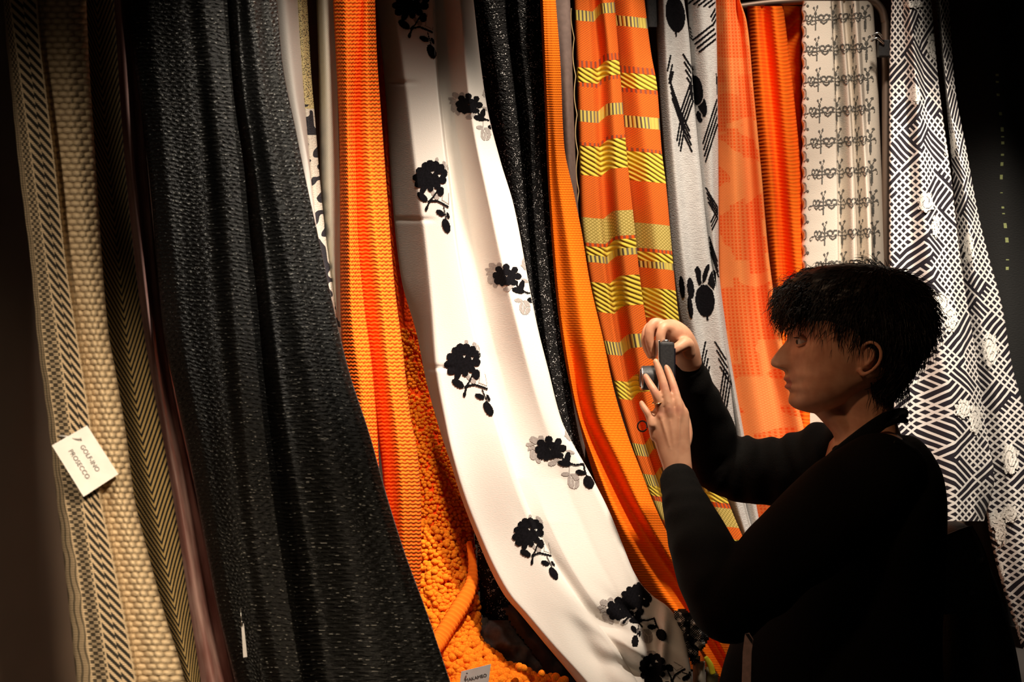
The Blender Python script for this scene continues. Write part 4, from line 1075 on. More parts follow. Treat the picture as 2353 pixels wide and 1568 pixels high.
# ---- far hand (right), gripping the camera from above
FD = 2.045; fk = FD/F
def Fh(px, py, dd=0): return W(px, py, FD + dd)
body.add(loft([Fh(1584, 838, .024), Fh(1577, 805, .012), Fh(1562, 778, .004), Fh(1540, 760, .0), Fh(1520, 754, .0)], [30*fk, 30*fk, 31*fk, 28*fk, 18*fk], ry=[20*fk, 24*fk, 30*fk, 34*fk, 26*fk], n=24))
def fing2(pts, r): body.add(loft([Fh(*p) for p in pts], [a*fk for a in r], n=12, sub=5))
fing2([(1548, 760, -.012), (1527, 752, -.022), (1518, 772, -.027), (1519, 800, -.022), (1522, 824, -.016)], [14, 12.5, 11.5, 10.5, 8])      # index on the shutter
fing2([(1535, 756, .000), (1508, 742, -.006), (1494, 756, -.010), (1492, 782, -.010), (1498, 812, -.006)], [14, 12.5, 12, 11, 8.5])     # middle
fing2([(1530, 758, .014), (1500, 748, .012), (1485, 765, .010), (1484, 792, .010), (1494, 818, .012)], [13, 12, 11, 10, 8])
fing2([(1530, 764, .028), (1505, 760, .028), (1492, 778, .026), (1492, 802, .024), (1502, 822, .024)], [12, 11, 10, 9, 7])
fing2([(1584, 812, -.012), (1578, 790, -.022), (1562, 797, -.030), (1549, 806, -.032), (1541, 810, -.030)], [15, 16, 13.5, 12.5, 9.5])    # thumb
bodyo = fused('body', body, skin, .0021, person, 3, .5)
co = np.empty(len(bodyo.data.vertices)*3, np.float32); bodyo.data.vertices.foreach_get('co', co); co = co.reshape(-1, 3)
PXv = CX + co[:, 0]/co[:, 1]*F; PYv = CY + (CZ-co[:, 2])/co[:, 1]*F
lat_ = np.abs((co[:, 1]-HD)/HK)
t_ = np.zeros(len(co), np.float32)
t_ += .85*((PXv < 1825) & (np.abs(PYv-880.5) < 13) & (lat_ < 25) & (PXv > 1780))
for x, y in ((1561, 942), (1538, 942), (1518, 948), (1546, 893), (1524, 888), (1504, 903), (1482, 868)): t_ += .35*np.exp(-((PXv-x)**2+(PYv-y)**2)/90.)
at_ = bodyo.data.attributes.new('tint', 'FLOAT', 'POINT'); at_.data.foreach_set('value', np.clip(t_, 0, 1))

# eyes, lids, brows
eyew = material('eye', None, color=(.55, .50, .46), rough=.25); iris = material('iris', None, color=(.03, .02, .012), rough=.2)
def ball(c, r, n=20):
    vs, fs = [], []
    for i in range(n+1):
        for j in range(2*n):
            a, b = math.pi*i/n, math.pi*j/n
            vs.append((c[0]+r*math.sin(a)*math.cos(b), c[1]+r*math.sin(a)*math.sin(b), c[2]+r*math.cos(a)))
    for i in range(n):
        for j in range(2*n): fs.append((i*2*n+j, i*2*n+(j+1) % (2*n), (i+1)*2*n+(j+1) % (2*n), (i+1)*2*n+j))
    return vs, fs
for side in (-1, 1):
    c = P(1838, 785); c = (c[0], HD + side*40*k, c[2])
    eo = MB().add(ball(c, 16.0*k)).build('eye', eyew, person)
    io = MB().add(ball((c[0]-12.0*k, c[1], c[2]-1*k), 6.5*k, 10)).build('iris', iris, eo)
    up = [(c[0]+6*k, c[1]+side*17*k, c[2]+1*k), (c[0]-9*k, c[1]+side*13*k, c[2]+9*k), (c[0]-16*k, c[1], c[2]+9*k), (c[0]-11*k, c[1]-side*13*k, c[2]+5*k)]
    lo = [(c[0]+6*k, c[1]+side*17*k, c[2]-2*k), (c[0]-9*k, c[1]+side*13*k, c[2]-8*k), (c[0]-14*k, c[1], c[2]-9*k), (c[0]-11*k, c[1]-side*13*k, c[2]-5*k)]
    MB().add(loft(up, [3*k, 3.6*k, 3.6*k, 2.5*k], n=8)).build('upper_eyelid', skin, person)
    MB().add(loft(lo, [3*k, 3.2*k, 3.2*k, 2.5*k], n=8)).build('lower_eyelid', skin, person)
    la = MB()
    for i in range(22):
        f = i/21; q = (Vector(up[0])*(1-f)+Vector(up[2])*f) if f < .5 else Vector(up[1])*(1-f)*2+Vector(up[2])*(2*f-1)
        q = Vector(up[1])*(1-f)+Vector(up[2])*f
        la.add(loft([q, q+Vector((-5*k, side*1*k, -1.5*k)), q+Vector((-9*k, side*1*k, .5*k))], [.6*k, .5*k, .2*k], n=3, sub=1, cap=False))
    la.build('eyelashes', hairm, person)['kind'] = 'stuff'
    br = MB()
    for i in range(90):
        f = random.random(); x = 1802 + 40*f + random.uniform(-1, 1); y = 762 - 10*math.sin(f*2.2) + random.uniform(-2.4, 2.4); l = 20 + 42*f
        xx = x + 0; q = Vector(((xx-CX)*k, HD + side*l*k, CZ-(y-CY)*k))
        q.x = ((1800 + 6*f + 26*f*f*1.2)-CX)*k
        br.add(loft([q, q+Vector((3*k, side*4*k, 2.0*k))], [1.3*k, .4*k], n=3, sub=1, cap=False))
    br.build('eyebrow', hairm, person)['kind'] = 'stuff'

# hair: dense inner mass plus strands
HF = [(606, 1935), (612, 1880), (622, 1850), (640, 1815), (660, 1798), (685, 1790), (715, 1793), (736, 1812), (752, 1850), (778, 1882), (800, 1898), (822, 1918), (832, 1990), (850, 1996), (875, 1985), (900, 1986), (918, 2000), (926, 2015)]
HB = [(606, 1990), (612, 2030), (622, 2070), (640, 2108), (660, 2128), (685, 2138), (715, 2146), (752, 2144), (778, 2136), (800, 2124), (822, 2108), (850, 2090), (875, 2072), (900, 2062), (918, 2050), (926, 2035)]
HH = [(606, 22), (612, 52), (622, 72), (640, 94), (660, 108), (685, 118), (715, 122), (752, 121), (778, 118), (800, 114), (822, 108), (850, 98), (875, 88), (900, 78), (918, 60), (926, 22)]
hy = np.arange(606, 926.1, 2.); NN = 120; th = np.linspace(0, 2*np.pi, NN, endpoint=False)
hf, hb, hh = pch(*zip(*HF), hy), pch(*zip(*HB), hy), pch(*zip(*HH), hy)
HVv = []
def hair_pt(y, t, out=0):
    a, b, w2 = np.interp(y, hy, hf), np.interp(y, hy, hb), np.interp(y, hy, hh)
    c, s = math.cos(t), math.sin(t); mid = a + (b-a)*.5; ex = .75 if y > 725 else .95
    cx = math.copysign(abs(c)**ex, c)
    lump = .965 + .035*mnoise.noise(Vector((c*3, s*3, y/22))) + .03*mnoise.noise(Vector((c*9, s*9, y/9)))
    hx = (b-a)*.5
    return ((mid - hx*cx*lump - CX)*k, HD + w2*s*lump*k, CZ-(y-CY)*k)
HVv = [hair_pt(y, t) for y in hy for t in th]; n = len(hy)
Fc = [(i*NN+j, i*NN+(j+1) % NN, (i+1)*NN+(j+1) % NN, (i+1)*NN+j) for i in range(n-1) for j in range(NN)] + [tuple(range(NN)), tuple((n-1)*NN+j for j in range(NN))]
hair = mesh_obj('hair', HVv, Fc, hairm, person)
st = MB(); rr = random.Random(5)
def strand(p, dirs, r0, lens):
    pts = [Vector(p)]
    for d, L in zip(dirs, lens): pts.append(pts[-1] + Vector(d).normalized()*L)
    n_ = len(pts); vs = []; o = len(st.v)
    for i, q in enumerate(pts):
        r = r0*(1-i/(n_-1))**.7 + .00006
        for a in (0, 2.1, 4.2): vs.append((q.x + r*math.cos(a), q.y + r*math.sin(a)*.6, q.z + r*math.sin(a)))
    st.v += vs
    for i in range(n_-1):
        for j in range(3): st.f.append((o+i*3+j, o+i*3+(j+1) % 3, o+(i+1)*3+(j+1) % 3, o+(i+1)*3+j))
cenH = Vector(P(1985, 760)); crown = Vector(P(2045, 615))
for i in range(7500):
    y = 606 + 318*rr.random()**.8; t = rr.random()*2*math.pi
    if y > 740 and math.cos(t) > .78: continue
    if 780 < y < 862 and 1930 < CX + hair_pt(y, t)[0]/k < 1992: continue
    p = Vector(hair_pt(y, t)); nrm = (p - cenH).normalized()
    fl = (p - crown); fl -= nrm*fl.dot(nrm); fl = fl.normalized() if fl.length > 1e-4 else Vector((-1, 0, 0))
    gv = Vector((-.15 if y < 700 else .05, 0, -.55)); gv -= nrm*gv.dot(nrm); flow = (fl*.7 + gv).normalized()
    j = Vector((rr.gauss(0, .22), rr.gauss(0, .22), rr.gauss(0, .18)))
    L = rr.uniform(22, 52)*k; up_ = rr.uniform(.05, .45) if rr.random() < .8 else rr.uniform(.4, .9)
    p = p - nrm*2*k
    dirs = [flow + nrm*up_ + j*.5, flow + nrm*up_*.6 + j, flow + j*1.3 + gv*.4, flow + gv*.8 + j - nrm*.2]
    strand(p, dirs, 1.1*k, [L*.35, L*.35, L*.3, L*.25])
# fringe
for i in range(520):
    f = rr.random(); lt = rr.uniform(-95, 70) if rr.random() < .7 else rr.uniform(-110, -60)
    x = 1800 + rr.uniform(-8, 34) + abs(lt)*.10; y = rr.uniform(655, 722)
    p = Vector(((x-CX)*k, HD + lt*k, CZ-(y-CY)*k)); L = rr.uniform(30, 72)*k
    end = Vector((rr.gauss(.05, .35), rr.gauss(0, .25), -1))
    strand(p, [(-1 + rr.gauss(0, .3), rr.gauss(0, .2), -.25), (-.55 + rr.gauss(0, .3), rr.gauss(0, .3), -.8), end, end + Vector((rr.gauss(.25, .5), 0, .1))], 1.2*k, [L*.25, L*.25, L*.28, L*.22])
# wispy flyaways forward and nape
for i in range(70):
    y = rr.uniform(610, 700); p = Vector(P(np.interp(y, hy, hf)+8, y)); p.y += rr.uniform(-60, 60)*k; L = rr.uniform(16, 46)*k
    strand(p, [(-1, rr.gauss(0, .3), rr.uniform(-.1, .6)), (-.8, 0, -.1+rr.gauss(0, .3)), (-.5, rr.gauss(0, .3), -.7), (-.2+rr.gauss(0, .4), 0, -.6)], .6*k, [L*.3]*4)
for i in range(420):
    x = rr.uniform(1975, 2068); lt = rr.uniform(-85, 85); y = rr.uniform(860, 905)
    p = Vector(((x-CX)*k, HD + lt*k*min(1, 1), CZ-(y-CY)*k)); L = rr.uniform(20, 46)*k
    strand(p, [(.1 + rr.gauss(0, .2), 0, -1), (rr.gauss(0, .25), 0, -1), (-.15+rr.gauss(0, .3), 0, -1)], 1.1*k, [L*.4, L*.35, L*.3])
so = st.build('hair_strands', hairm, hair); so['kind'] = 'stuff'

# ------------------------------------------------------------------ black sweater
sw = MB()
def wr(a, b, nfold, r, amp, seed, flat=1.0, sub=14, n=40):
    """sleeve with soft ring wrinkles"""
    pts = [Vector(p) for p in a]; vs, fs = loft(pts, r, n=n, sub=sub)
    m = len(vs)//n; A = np.array(vs).reshape(m, n, 3); c = A.mean(1, keepdims=True); R_ = random.Random(seed)
    for i in range(5, m-5):
        for j in range(n):
            t = i/m*nfold; q = mnoise.noise(Vector((t*1.9 + math.sin(j/n*6.28)*.8, math.cos(j/n*6.28)*1.1, seed)))
            A[i, j] = c[i, 0] + (A[i, j]-c[i, 0])*(1 + amp*(q + .45*math.sin(t*6.28 + 1.6*math.sin(j/n*6.28+seed))))
    sw.add(([tuple(p) for p in A.reshape(-1, 3)], fs))
tor = [(1985, 1010, 48, .050), (1992, 1035, 95, .085), (2005, 1070, 132, .140), (2008, 1120, 142, .185), (1995, 1200, 158, .195), (1975, 1300, 178, .180), (1945, 1420, 210, .175), (1915, 1560, 246, .185), (1905, 1700, 262, .195), (1905, 1760, 264, .195)]
vs, fs = loft([P(x, y) for x, y, a, b in tor], [a*k for x, y, a, b in tor], n=56, sub=8, ry=[b for x, y, a, b in tor])
vs = [tuple(Vector(v) + Vector((1, .4, 0))*.004*mnoise.noise(Vector(v)*9)) for v in vs]; sw.add((vs, fs))
wr([P(2050, 1085, 1.93), P(2000, 1110, 1.885), P(1850, 1232, 1.85), P(1740, 1335, 1.835), P(1688, 1375, 1.83)], None, 5, [.052, .068, .066, .056, .054], .05, 1)
wr([P(1705, 1372, 1.83), P(1672, 1392, 1.832), P(1625, 1290, 1.875), P(1590, 1200, 1.92), P(1572, 1150, 1.945), P(1562, 1118, 1.962)], None, 7, [.044, .052, .050, .041, .034, .029], .06, 2)
wr([P(1562, 1116, 1.963), P(1560, 1106, 1.966)], None, 1, [.0285, .0285], 0, 3, sub=4)
wr([P(2000, 1062, 2.12), P(1900, 1066, 2.17), P(1800, 1084, 2.20), P(1700, 1078, 2.215), P(1650, 1062, 2.215)], None, 8, [.068, .068, .060, .056, .052], .10, 4)
wr([P(1665, 1070, 2.215), P(1640, 1040, 2.21), P(1612, 960, 2.165), P(1588, 880, 2.11), P(1577, 838, 2.085)], None, 6, [.052, .052, .045, .034, .027], .09, 5)
swo = fused('sweater', sw, blackwool, .0042, person, 3, .5)
# collar hem and cuffs
def ringtube(name, pts, r, m, par, sub=6, closed=False):
    return MB().add(loft(pts, [r]*len(pts), n=10, sub=sub)).build(name, m, par)
ringtube('collar', [P(1922, 1030, HD-.02), P(1960, 1020, HD-.060), P(2010, 990, HD-.080), P(2060, 968, HD-.050), P(2082, 968, HD), P(2064, 966, HD+.05), P(2010, 988, HD+.08), P(1955, 1018, HD+.06), P(1920, 1034, HD+.01), P(1922, 1030, HD-.02)], 6*k, blackwool, swo)
def cuff(c0, c1, r, name='cuff'):
    vs, fs = loft([Vector(c0), (Vector(c0)+Vector(c1))*.5, Vector(c1)], [r, r*1.03, r*.98], n=44, sub=5, cap=True)
    A = np.array(vs); return MB().add(([tuple(p) for p in A], fs)).build(name, blackwool, swo)
cuff(P(1566, 1130, 1.958), P(1559, 1108, 1.966), .0292)
cuff(P(1581, 852, 2.092), P(1576, 834, 2.082), .0262)
# trousers and shoes below the frame
tr = MB()
tr.add(loft([P(1910, 1690), P(1910, 1800), (.52, 2.03, .80)], [.165, .16, .13], n=30, ry=[.165, .17, .15]))
for s in (-1, 1):
    tr.add(loft([(.52, 2.03+s*.08, .84), (.52, 2.03+s*.085, .48), (.535, 2.03+s*.09, .12)], [.095, .066, .056], n=20))
fused('trousers', tr, trouser, .01, person, 3)
for s in (-1, 1):
    MB().add(loft([(.60, 2.03+s*.09, .055), (.52, 2.03+s*.09, .06), (.42, 2.03+s*.095, .040), (.36, 2.03+s*.10, .030)], [.048, .050, .036, .028], n=16, ry=[.04, .045, .045, .038])).build('shoe', trouser, person)
# ring on the ring finger
gold = material('gold', None, color=(.9, .62, .30), rough=.2, metal=1)
rg = [N_(1511+11.6*math.cos(a)*.98, 925+3.2*math.sin(a)-2*math.cos(a), -.006 + .0078*math.sin(a+math.pi)*1.0) for a in [6.2832*i/16 for i in range(17)]]
MB().add(loft(rg, [.0010]*17, n=8, sub=2)).build('finger_ring', gold, person)['label'] = 'thin gold ring'

# ------------------------------------------------------------------ camera held upright
camb = grain((.035, .035, .037), .2, 300, .45, .0004, 'camera_black_plastic'); silver = material('brushed_silver', None, color=(.72, .70, .68), rough=.25, metal=1)
lensg = material('lens_glass', None, color=(.01, .01, .02), rough=.05, coat=1)
# vertical compact: thickness along X, height along Z, width along Y (its long side upright)
cr_ = empty('camera', W(1529, 930, 2.02)); tag(cr_, 'small black camera with silver edge held upright in both raised hands', 'camera')
def cb(x0, x1, y0, y1, d0, d1):
    a, b = W(x0, y0, 2.02), W(x1, y1, 2.02)
    return ((a[0]+b[0])/2, (d0+d1)/2, (a[2]+b[2])/2), (abs(b[0]-a[0])/2, (d1-d0)/2, abs(a[2]-b[2])/2)
bevel(MB().box(*cb(1511, 1545, 786, 936, 1.990, 2.050)).build('camera_body', camb, cr_, False), .004, 3)
bevel(MB().box(*cb(1507.5, 1511.5, 782, 938, 1.988, 2.052)).build('front_plate', silver, cr_, False), .001, 2)['label'] = 'silver front edge'
bevel(MB().box(*cb(1545, 1548, 800, 925, 1.995, 2.045)).build('screen', lensg, cr_, False), .001, 1)
L0 = Vector(W(1510, 869, 2.022)); L1 = Vector(W(1473, 869, 2.022))
MB().add(loft([L0, L0*.5+L1*.5, L1], [.0200, .0195, .0190], n=40, sub=4, cap=False)).build('lens_barrel', camb, cr_)
MB().add(loft([L1+Vector((.002, 0, 0)), L1+Vector((-.0006, 0, 0))], [.0194, .0192], n=40, sub=2, cap=False)).build('lens_ring', silver, cr_)
MB().add(loft([L1+Vector((.002, 0, 0)), L1+Vector((-.0022, 0, 0))], [.0150, .0145], n=32, sub=2, cap=False)).build('lens_glass', lensg, cr_)
MB().add(loft([W(1530, 786, 2.01), W(1530, 781, 2.01)], [.006, .0055], n=20, sub=2, cap=False)).build('shutter_button', silver, cr_)
lp = [W(1476+11*math.cos(a), 980+12*math.sin(a), 2.0) for a in [.6+5.9*i/18 for i in range(19)]]
MB().add(loft(lp, [.0012]*19, n=8, sub=2)).build('strap_loop', camb, cr_)
ringtube('strap_cord', [W(1512, 930, 2.01), W(1502, 945, 2.0), W(1496, 960, 2.0), W(1487, 972, 2.0)], .0013, camb, cr_)
# neck strap: flat band round the neck
def band(name, pts, hw, th, m, par, nrm):
    vs, fs = loft(pts, [hw]*len(pts), n=16, sub=8, ry=[th]*len(pts), up=nrm)
    return MB().add((vs, fs)).build(name, m, par)
sm_ = grain((.012, .011, .011), .3, 400, .6, .0006, 'black_strap_webbing')
band('neck_strap', [P(1905, 1068, HD-.095), P(1935, 1040, HD-.098), P(1985, 1000, HD-.098), P(2030, 968, HD-.076), P(2058, 955, HD-.040), P(2070, 952, HD), P(2058, 955, HD+.04), P(2025, 968, HD+.07)], .0125, .0012, sm_, cr_, (0.2, 1, .2))

# ------------------------------------------------------------------ shoulder bag behind the hip
bag = empty('shoulder_bag', P(2200, 1700, 2.10)); tag(bag, 'black shoulder bag behind the back of the person', 'bag')
bagm = grain((.010, .010, .011), .3, 250, .6, .0012, 'black_bag_nylon')
ptsb = [P(2195, 1240, 2.14), P(2203, 1330, 2.14), P(2222, 1480, 2.14), P(2230, 1640, 2.14), P(2230, 1760, 2.14)]
fused('bag_body', MB().add(loft(ptsb, [.030, .050, .068, .080, .076], n=28, ry=[.06, .10, .12, .12, .11])), bagm, .005, bag, 2)
band('bag_flap', [P(2175, 1235, 2.02), P(2205, 1300, 2.012), P(2225, 1400, 2.01)], .045, .004, bagm, bag, (0, 1, 0))
band('bag_strap', [P(2150, 1300, 2.0), P(2140, 1180, 1.95), P(2100, 1060, 1.89), P(2050, 1030, 1.86)], .012, .002, sm_, bag, (0, 1, 0))
for x, y in ((2250, 1287), (2232, 1362)):
    bevel(MB().box(P(x, y, 2.004), (.006, .003, .004)).build('buckle', camb, bag, False), .001)
# ------------------------------------------------------------------ pale paper strip hanging in front of the hip
pk = grain((.75, .50, .45), .12, 120, .6, .0004, 'pinkish_paper_strip')
stp = empty('paper_strip', W(1716, 1660, 1.79)); tag(stp, 'narrow pinkish paper strip with dark clip hanging by the hip', 'tag')
def plate(pts, d, th=.0008):
    v = [W(x, y, d) for x, y in pts]; v += [(a, b+th, c) for a, b, c in v]; n = len(pts)
    return v, [tuple(range(n)), tuple(range(n, 2*n))[::-1]] + [(i, i+n, (i+1) % n+n, (i+1) % n) for i in range(n)]
MB().add(plate([(1712, 1456), (1722, 1455), (1731, 1470), (1727, 1500), (1722, 1700), (1701, 1700), (1707, 1500)], 1.79)).build('strip', pk, stp, False)
MB().add(plate([(1713, 1458), (1721, 1457), (1729, 1470), (1728, 1480)], 1.7885)).build('clip', camb, stp, False)
# ------------------------------------------------------------------ tags
from mathutils import Matrix
card = grain((.78, .74, .72), .05, 60, .7, .0002, 'white_card'); inkt = material('printed_ink', None, color=(.10, .09, .09), rough=.8)
steel = material('steel_pin', None, color=(.8, .78, .75), rough=.25, metal=1)
def card_tag(label, corners, d, lines, th=.0006, holes=None):
    """corners: px of the four corners in reading order (top-left, top-right, bottom-right, bottom-left), d depths"""
    r = empty('price_tag', W(*corners[0], d[0])); tag(r, label, 'tag')
    c = [Vector(W(x, y, dd)) for (x, y), dd in zip(corners, d)]
    ux = (c[1]-c[0]); uy = (c[3]-c[0]); n = ux.cross(uy).normalized()
    if n.y > 0: n = -n
    vs = [tuple(p) for p in c] + [tuple(p - n*th) for p in c]
    mesh_obj('card', vs, [(0, 1, 2, 3), (7, 6, 5, 4)] + [(i, i+4, (i+1) % 4+4, (i+1) % 4) for i in range(4)], card, r, False)
    X_, Y_ = ux.normalized(), -uy.normalized(); Z_ = X_.cross(Y_).normalized(); Y_ = Z_.cross(X_)
    for txt, fx, fy, size, sx in lines:
        o = c[0] + ux*fx + uy*fy + n*.0004
        M = Matrix(((X_.x, Y_.x, Z_.x, o.x), (X_.y, Y_.y, Z_.y, o.y), (X_.z, Y_.z, Z_.z, o.z), (0, 0, 0, 1)))
        lettering(txt, size, M, inkt, r, 'lettering', sx)
    return r
g = card_tag('white card tag lettered GOLF-INO PROSECCO pinned to the beige cloth', [(200, 978), (272, 1090), (192, 1142), (119, 1024)], (1.212, 1.212, 1.190, 1.190),
             [('GOLF-INO', .25, .44, .0062, 1.0), ('PROSECCO', .22, .74, .0062, 1.0)])
MB().add(loft([W(138, 1003, 1.230), W(150, 1004, 1.208), W(168, 1007, 1.202), W(183, 1008, 1.203), W(186, 1011, 1.212)], [.0011]*5, n=8)).build('pin', card, g)
MB().add(loft([W(184.5, 1012, 1.2055), W(184.5, 1012, 1.2045)], [.0013]*2, n=14, sub=2, cap=False)).build('punched_hole', inkt, g)
m2 = card_tag('small white card tag lettered MAKAMEO resting on the orange pompoms', [(1060, 1544), (1128, 1527), (1122, 1572), (1054, 1592)], (1.955, 1.955, 1.955, 1.955),
         [('MAKAMEO', .18, .55, .0068, 1.05)])
MB().add(loft([W(1073, 1548, 1.953), W(1073, 1548, 1.9515)], [.0013]*2, n=12, sub=2, cap=False)).build('punched_hole', inkt, m2)
sl = empty('price_tag', W(560, 1400, 1.47)); tag(sl, 'thin white tag seen edge-on hanging on a pin from the black knit', 'tag')
MB().add(plate([(554, 1432), (560, 1434), (568, 1510), (559, 1512)], 1.47)).build('card', card, sl, False)
MB().add(loft([W(553, 1398, 1.475), W(554, 1415, 1.47), W(556, 1436, 1.469)], [.0006]*3, n=6)).build('pin', steel, sl)
MB().add(loft([W(556, 1430, 1.468), W(556, 1437, 1.468)], [.0012]*2, n=8)).build('pin_head', steel, sl)

# ------------------------------------------------------------------ rails
chrome = material('bronze_rail_metal', None, color=(.34, .25, .20), rough=.55, metal=1)
rail = MB().add(loft([W(100, -1400, 1.30)[:2] + (2.43,), (-.30, 1.62, 2.43), (-.20, 1.98, 2.43), (-.12, 2.18, 2.43), (.05, 2.34, 2.43), (.20, 2.54, 2.43), (.42, 2.68, 2.43), (.95, 2.74, 2.43), (1.5, 2.92, 2.43)], [.014]*9, n=16, sub=8))
tag(rail.build('hanging_rail', chrome), 'metal hanging rail above the frame that carries the long cloths', 'rail')
r2 = MB().add(loft([W(1660, 22, 2.80), W(1700, 16, 2.80), W(1760, 8, 2.80), W(1840, 2, 2.80), W(1940, -2, 2.80), W(1995, 0, 2.80), W(2020, 14, 2.80), W(2032, 45, 2.80), W(2035, 120, 2.80), W(2036, 600, 2.80), W(2038, 1460, 2.80)], [.0085]*11, n=16, sub=8))
r2.add(loft([W(1662, 22, 2.80), W(1655, 60, 2.80), W(1655, 600, 2.80), W(1658, 1460, 2.80)], [.0085]*4, n=16, sub=6))
tag(r2.build('garment_rail', chrome), 'bronze rail with a rounded corner behind the scroll print cloth', 'rail')
# clip gripping the scroll cloth
cl = empty('clip', W(2025, 110, 2.77)); tag(cl, 'black spring clip at the top right corner of the scroll print cloth', 'clip')
bevel(MB().box(W(2030, 112, 2.765), (.012, .008, .018)).build('clip_body', camb, cl, False), .002)
MB().add(loft([W(2005, 82, 2.755), W(2018, 76, 2.752), W(2030, 90, 2.755)], [.0025]*3, n=8)).build('clip_spring', steel, cl)
MB().add(loft([W(2003, 94, 2.755), W(2016, 88, 2.752), W(2030, 100, 2.755)], [.0025]*3, n=8)).build('clip_jaw', steel, cl)

# ------------------------------------------------------------------ heaps at the bottom
def heap(name, outline, d, depth, m, label, cat, amp=.01, seed=0, cell=6, fr=30., round_=40):
    """soft heap: front surface bulging towards the camera inside the outline, with a flat back"""
    xs = [p[0] for p in outline]; ys_ = [p[1] for p in outline]
    gx = np.arange(min(xs), max(xs)+cell, cell); gy = np.arange(min(ys_), max(ys_)+cell, cell)
    idx = {}; V = []; Fh_ = []
    O = np.array(outline, float)
    def edge(px, py):
        best = 1e9
        for i in range(len(O)):
            a, b = O[i], O[(i+1) % len(O)]; v_ = b-a; t = max(0, min(1, np.dot((px-a[0], py-a[1]), v_)/(v_@v_+1e-9))); q = a+v_*t
            best = min(best, math.hypot(px-q[0], py-q[1]))
        return best
    ins = {}
    for j, y in enumerate(gy):
        for i, x in enumerate(gx): ins[i, j] = poly_in(x, y, outline)
    for j, y in enumerate(gy):
        for i, x in enumerate(gx):
            if ins[i, j]:
                e = edge(x, y); b = math.sqrt(max(0, 1-(1-min(1, e/round_))**2))
                nn_ = mnoise.noise(Vector((x/fr, y/fr, seed)))*1.3 + .6*mnoise.noise(Vector((x/fr*2.3, y/fr*1.4, seed+5)))
                dd = d + depth*(1-b) - amp*nn_*b
                idx[i, j] = len(V); V.append(W(x, y, dd))
    nb = len(V)
    for (i, j), q in list(idx.items()): V.append(W(gx[i], gy[j], d+depth+.002))
    for (i, j), q in idx.items():
        c4 = [(i, j), (i+1, j), (i+1, j+1), (i, j+1)]
        if all(c in idx for c in c4):
            f = [idx[c] for c in c4]; Fh_.append(tuple(f)); Fh_.append(tuple(v_+nb for v_ in f[::-1]))
            for a, b in ((0, 1), (1, 2), (2, 3), (3, 0)):
                p, q = c4[a], c4[b]
                # boundary edge?
                if a == 0: nbq = [(i, j-1), (i+1, j-1)]
                elif a == 1: nbq = [(i+2, j), (i+2, j+1)]
                elif a == 2: nbq = [(i, j+2), (i+1, j+2)]
                else: nbq = [(i-1, j), (i-1, j+1)]
                if not all(c in idx for c in nbq): Fh_.append((idx[p], idx[p]+nb, idx[q]+nb, idx[q]))
    uv = None
    o = mesh_obj(name, V, Fh_, m, None)
    return tag(o, label, cat)
dgm = grain((.055, .048, .046), .2, 120, .85, .0008, 'dark_grey_cotton')
heap('folded_cloth', [(1098, 1440), (1130, 1420), (1170, 1422), (1215, 1460), (1270, 1500), (1330, 1550), (1340, 1650), (1080, 1650), (1080, 1500)], 2.06, .05, dgm, 'crumpled dark grey cloth heaped right of the orange pompoms', 'cloth', .012, 3)
def heapuv(o):
    me = o.data; n = len(me.vertices); co = np.empty(n*3, np.float32); me.vertices.foreach_get('co', co); co = co.reshape(-1, 3)
    u = CX + co[:, 0]/co[:, 1]*F; v_ = CY + (CZ-co[:, 2])/co[:, 1]*F; lp = np.empty(len(me.loops), np.int32); me.loops.foreach_get('vertex_index', lp)
    uvl = me.uv_layers.new(name='UVMap'); uvl.data.foreach_set('uv', np.stack([u, v_], 1)[lp].astype(np.float32).ravel())
h2 = heap('sparkle_cloth', [(1085, 1180), (1110, 1200), (1140, 1270), (1175, 1330), (1190, 1390), (1185, 1440), (1130, 1440), (1098, 1410), (1096, 1320)], 2.12, .05, MAT['lace'], 'heap of black sparkly cloth with painted glints left of the lower white floral cloth', 'cloth', .012, 9)
heapuv(h2)
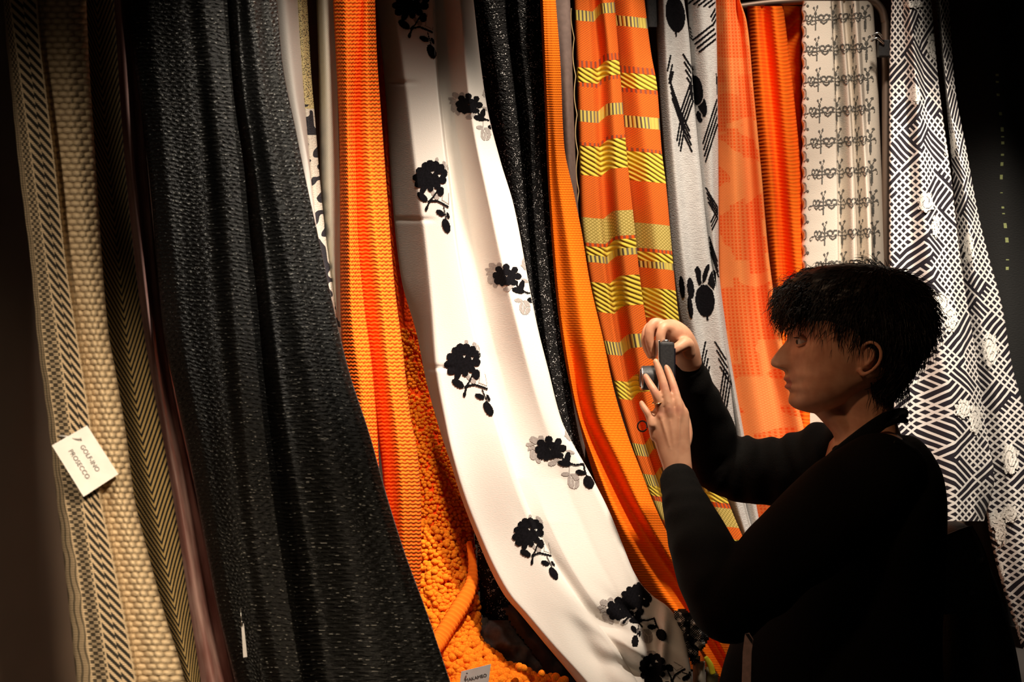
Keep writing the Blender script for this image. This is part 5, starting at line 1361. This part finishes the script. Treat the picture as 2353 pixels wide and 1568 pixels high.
def m_boucle(T, U, V):
    a = (((U+V)/5.5).fr() < .5)*(((U-V)/5.5).fr() < .62)
    z = (noise(T, U/26, V/26, 2, 0) > .5)
    w_ = (a*(1-z)*1.0 + (noise(T, U/16, V/16, 8, 0) > .62)*1.0).mn(1)
    return {'c': mixc(T, w_, (.012, .011, .014), (.72, .66, .60)), 'h': noise(T, U/3, V/3)*1.5 + w_}
bou = material('black_white_boucle', m_boucle, dist=.003, rough=.95)
h3 = heap('boucle_bundle', [(1545, 1402), (1570, 1396), (1600, 1412), (1628, 1440), (1634, 1465), (1622, 1490), (1608, 1500), (1612, 1524), (1590, 1530), (1572, 1500), (1566, 1465), (1548, 1425)], 1.99, .04, bou, 'small bundle of black and white boucle cloth below the elbow', 'cloth', .014, 12, 4, 16., 16)
heapuv(h3)
heap('white_bundle', [(1592, 1512), (1622, 1518), (1624, 1660), (1590, 1660), (1588, 1540)], 2.02, .03, grain((.60, .52, .42), .1, 60, .8, .0005, 'cream_cotton_bundle'), 'cream cloth end beneath the boucle bundle', 'cloth', .005, 2, 4, 30., 14)
heap('olive_cloth', [(1618, 1525), (1650, 1545), (1652, 1660), (1620, 1660)], 2.05, .03, grain((.10, .075, .03), .1, 60, .8, .0005, 'olive_cotton'), 'dark olive cloth end beside the cream cloth end', 'cloth', .004, 4, 4, 30., 12)
ye = MB().add(loft([W(1622, 1512, 2.0), W(1632, 1528, 2.0), W(1638, 1548, 2.0)], [.0035, .0045, .0045], n=12, ry=[.002, .0025, .0025]))
tag(ye.build('yellow_trim', grain((.80, .72, .04), .1, 80, .6, .0003, 'yellow_cord')), 'short bright yellow piping above the olive cloth end', 'trim')
heap('black_cloth', [(1150, 1395), (1190, 1385), (1240, 1450), (1330, 1530), (1400, 1600), (1420, 1660), (1300, 1660), (1240, 1530), (1180, 1450)], 2.03, .04, grain((.012, .010, .012), .2, 120, .85, .0008, 'black_cotton'), 'black cloth heaped under the lower left edge of the floral cloth', 'cloth', .010, 6)
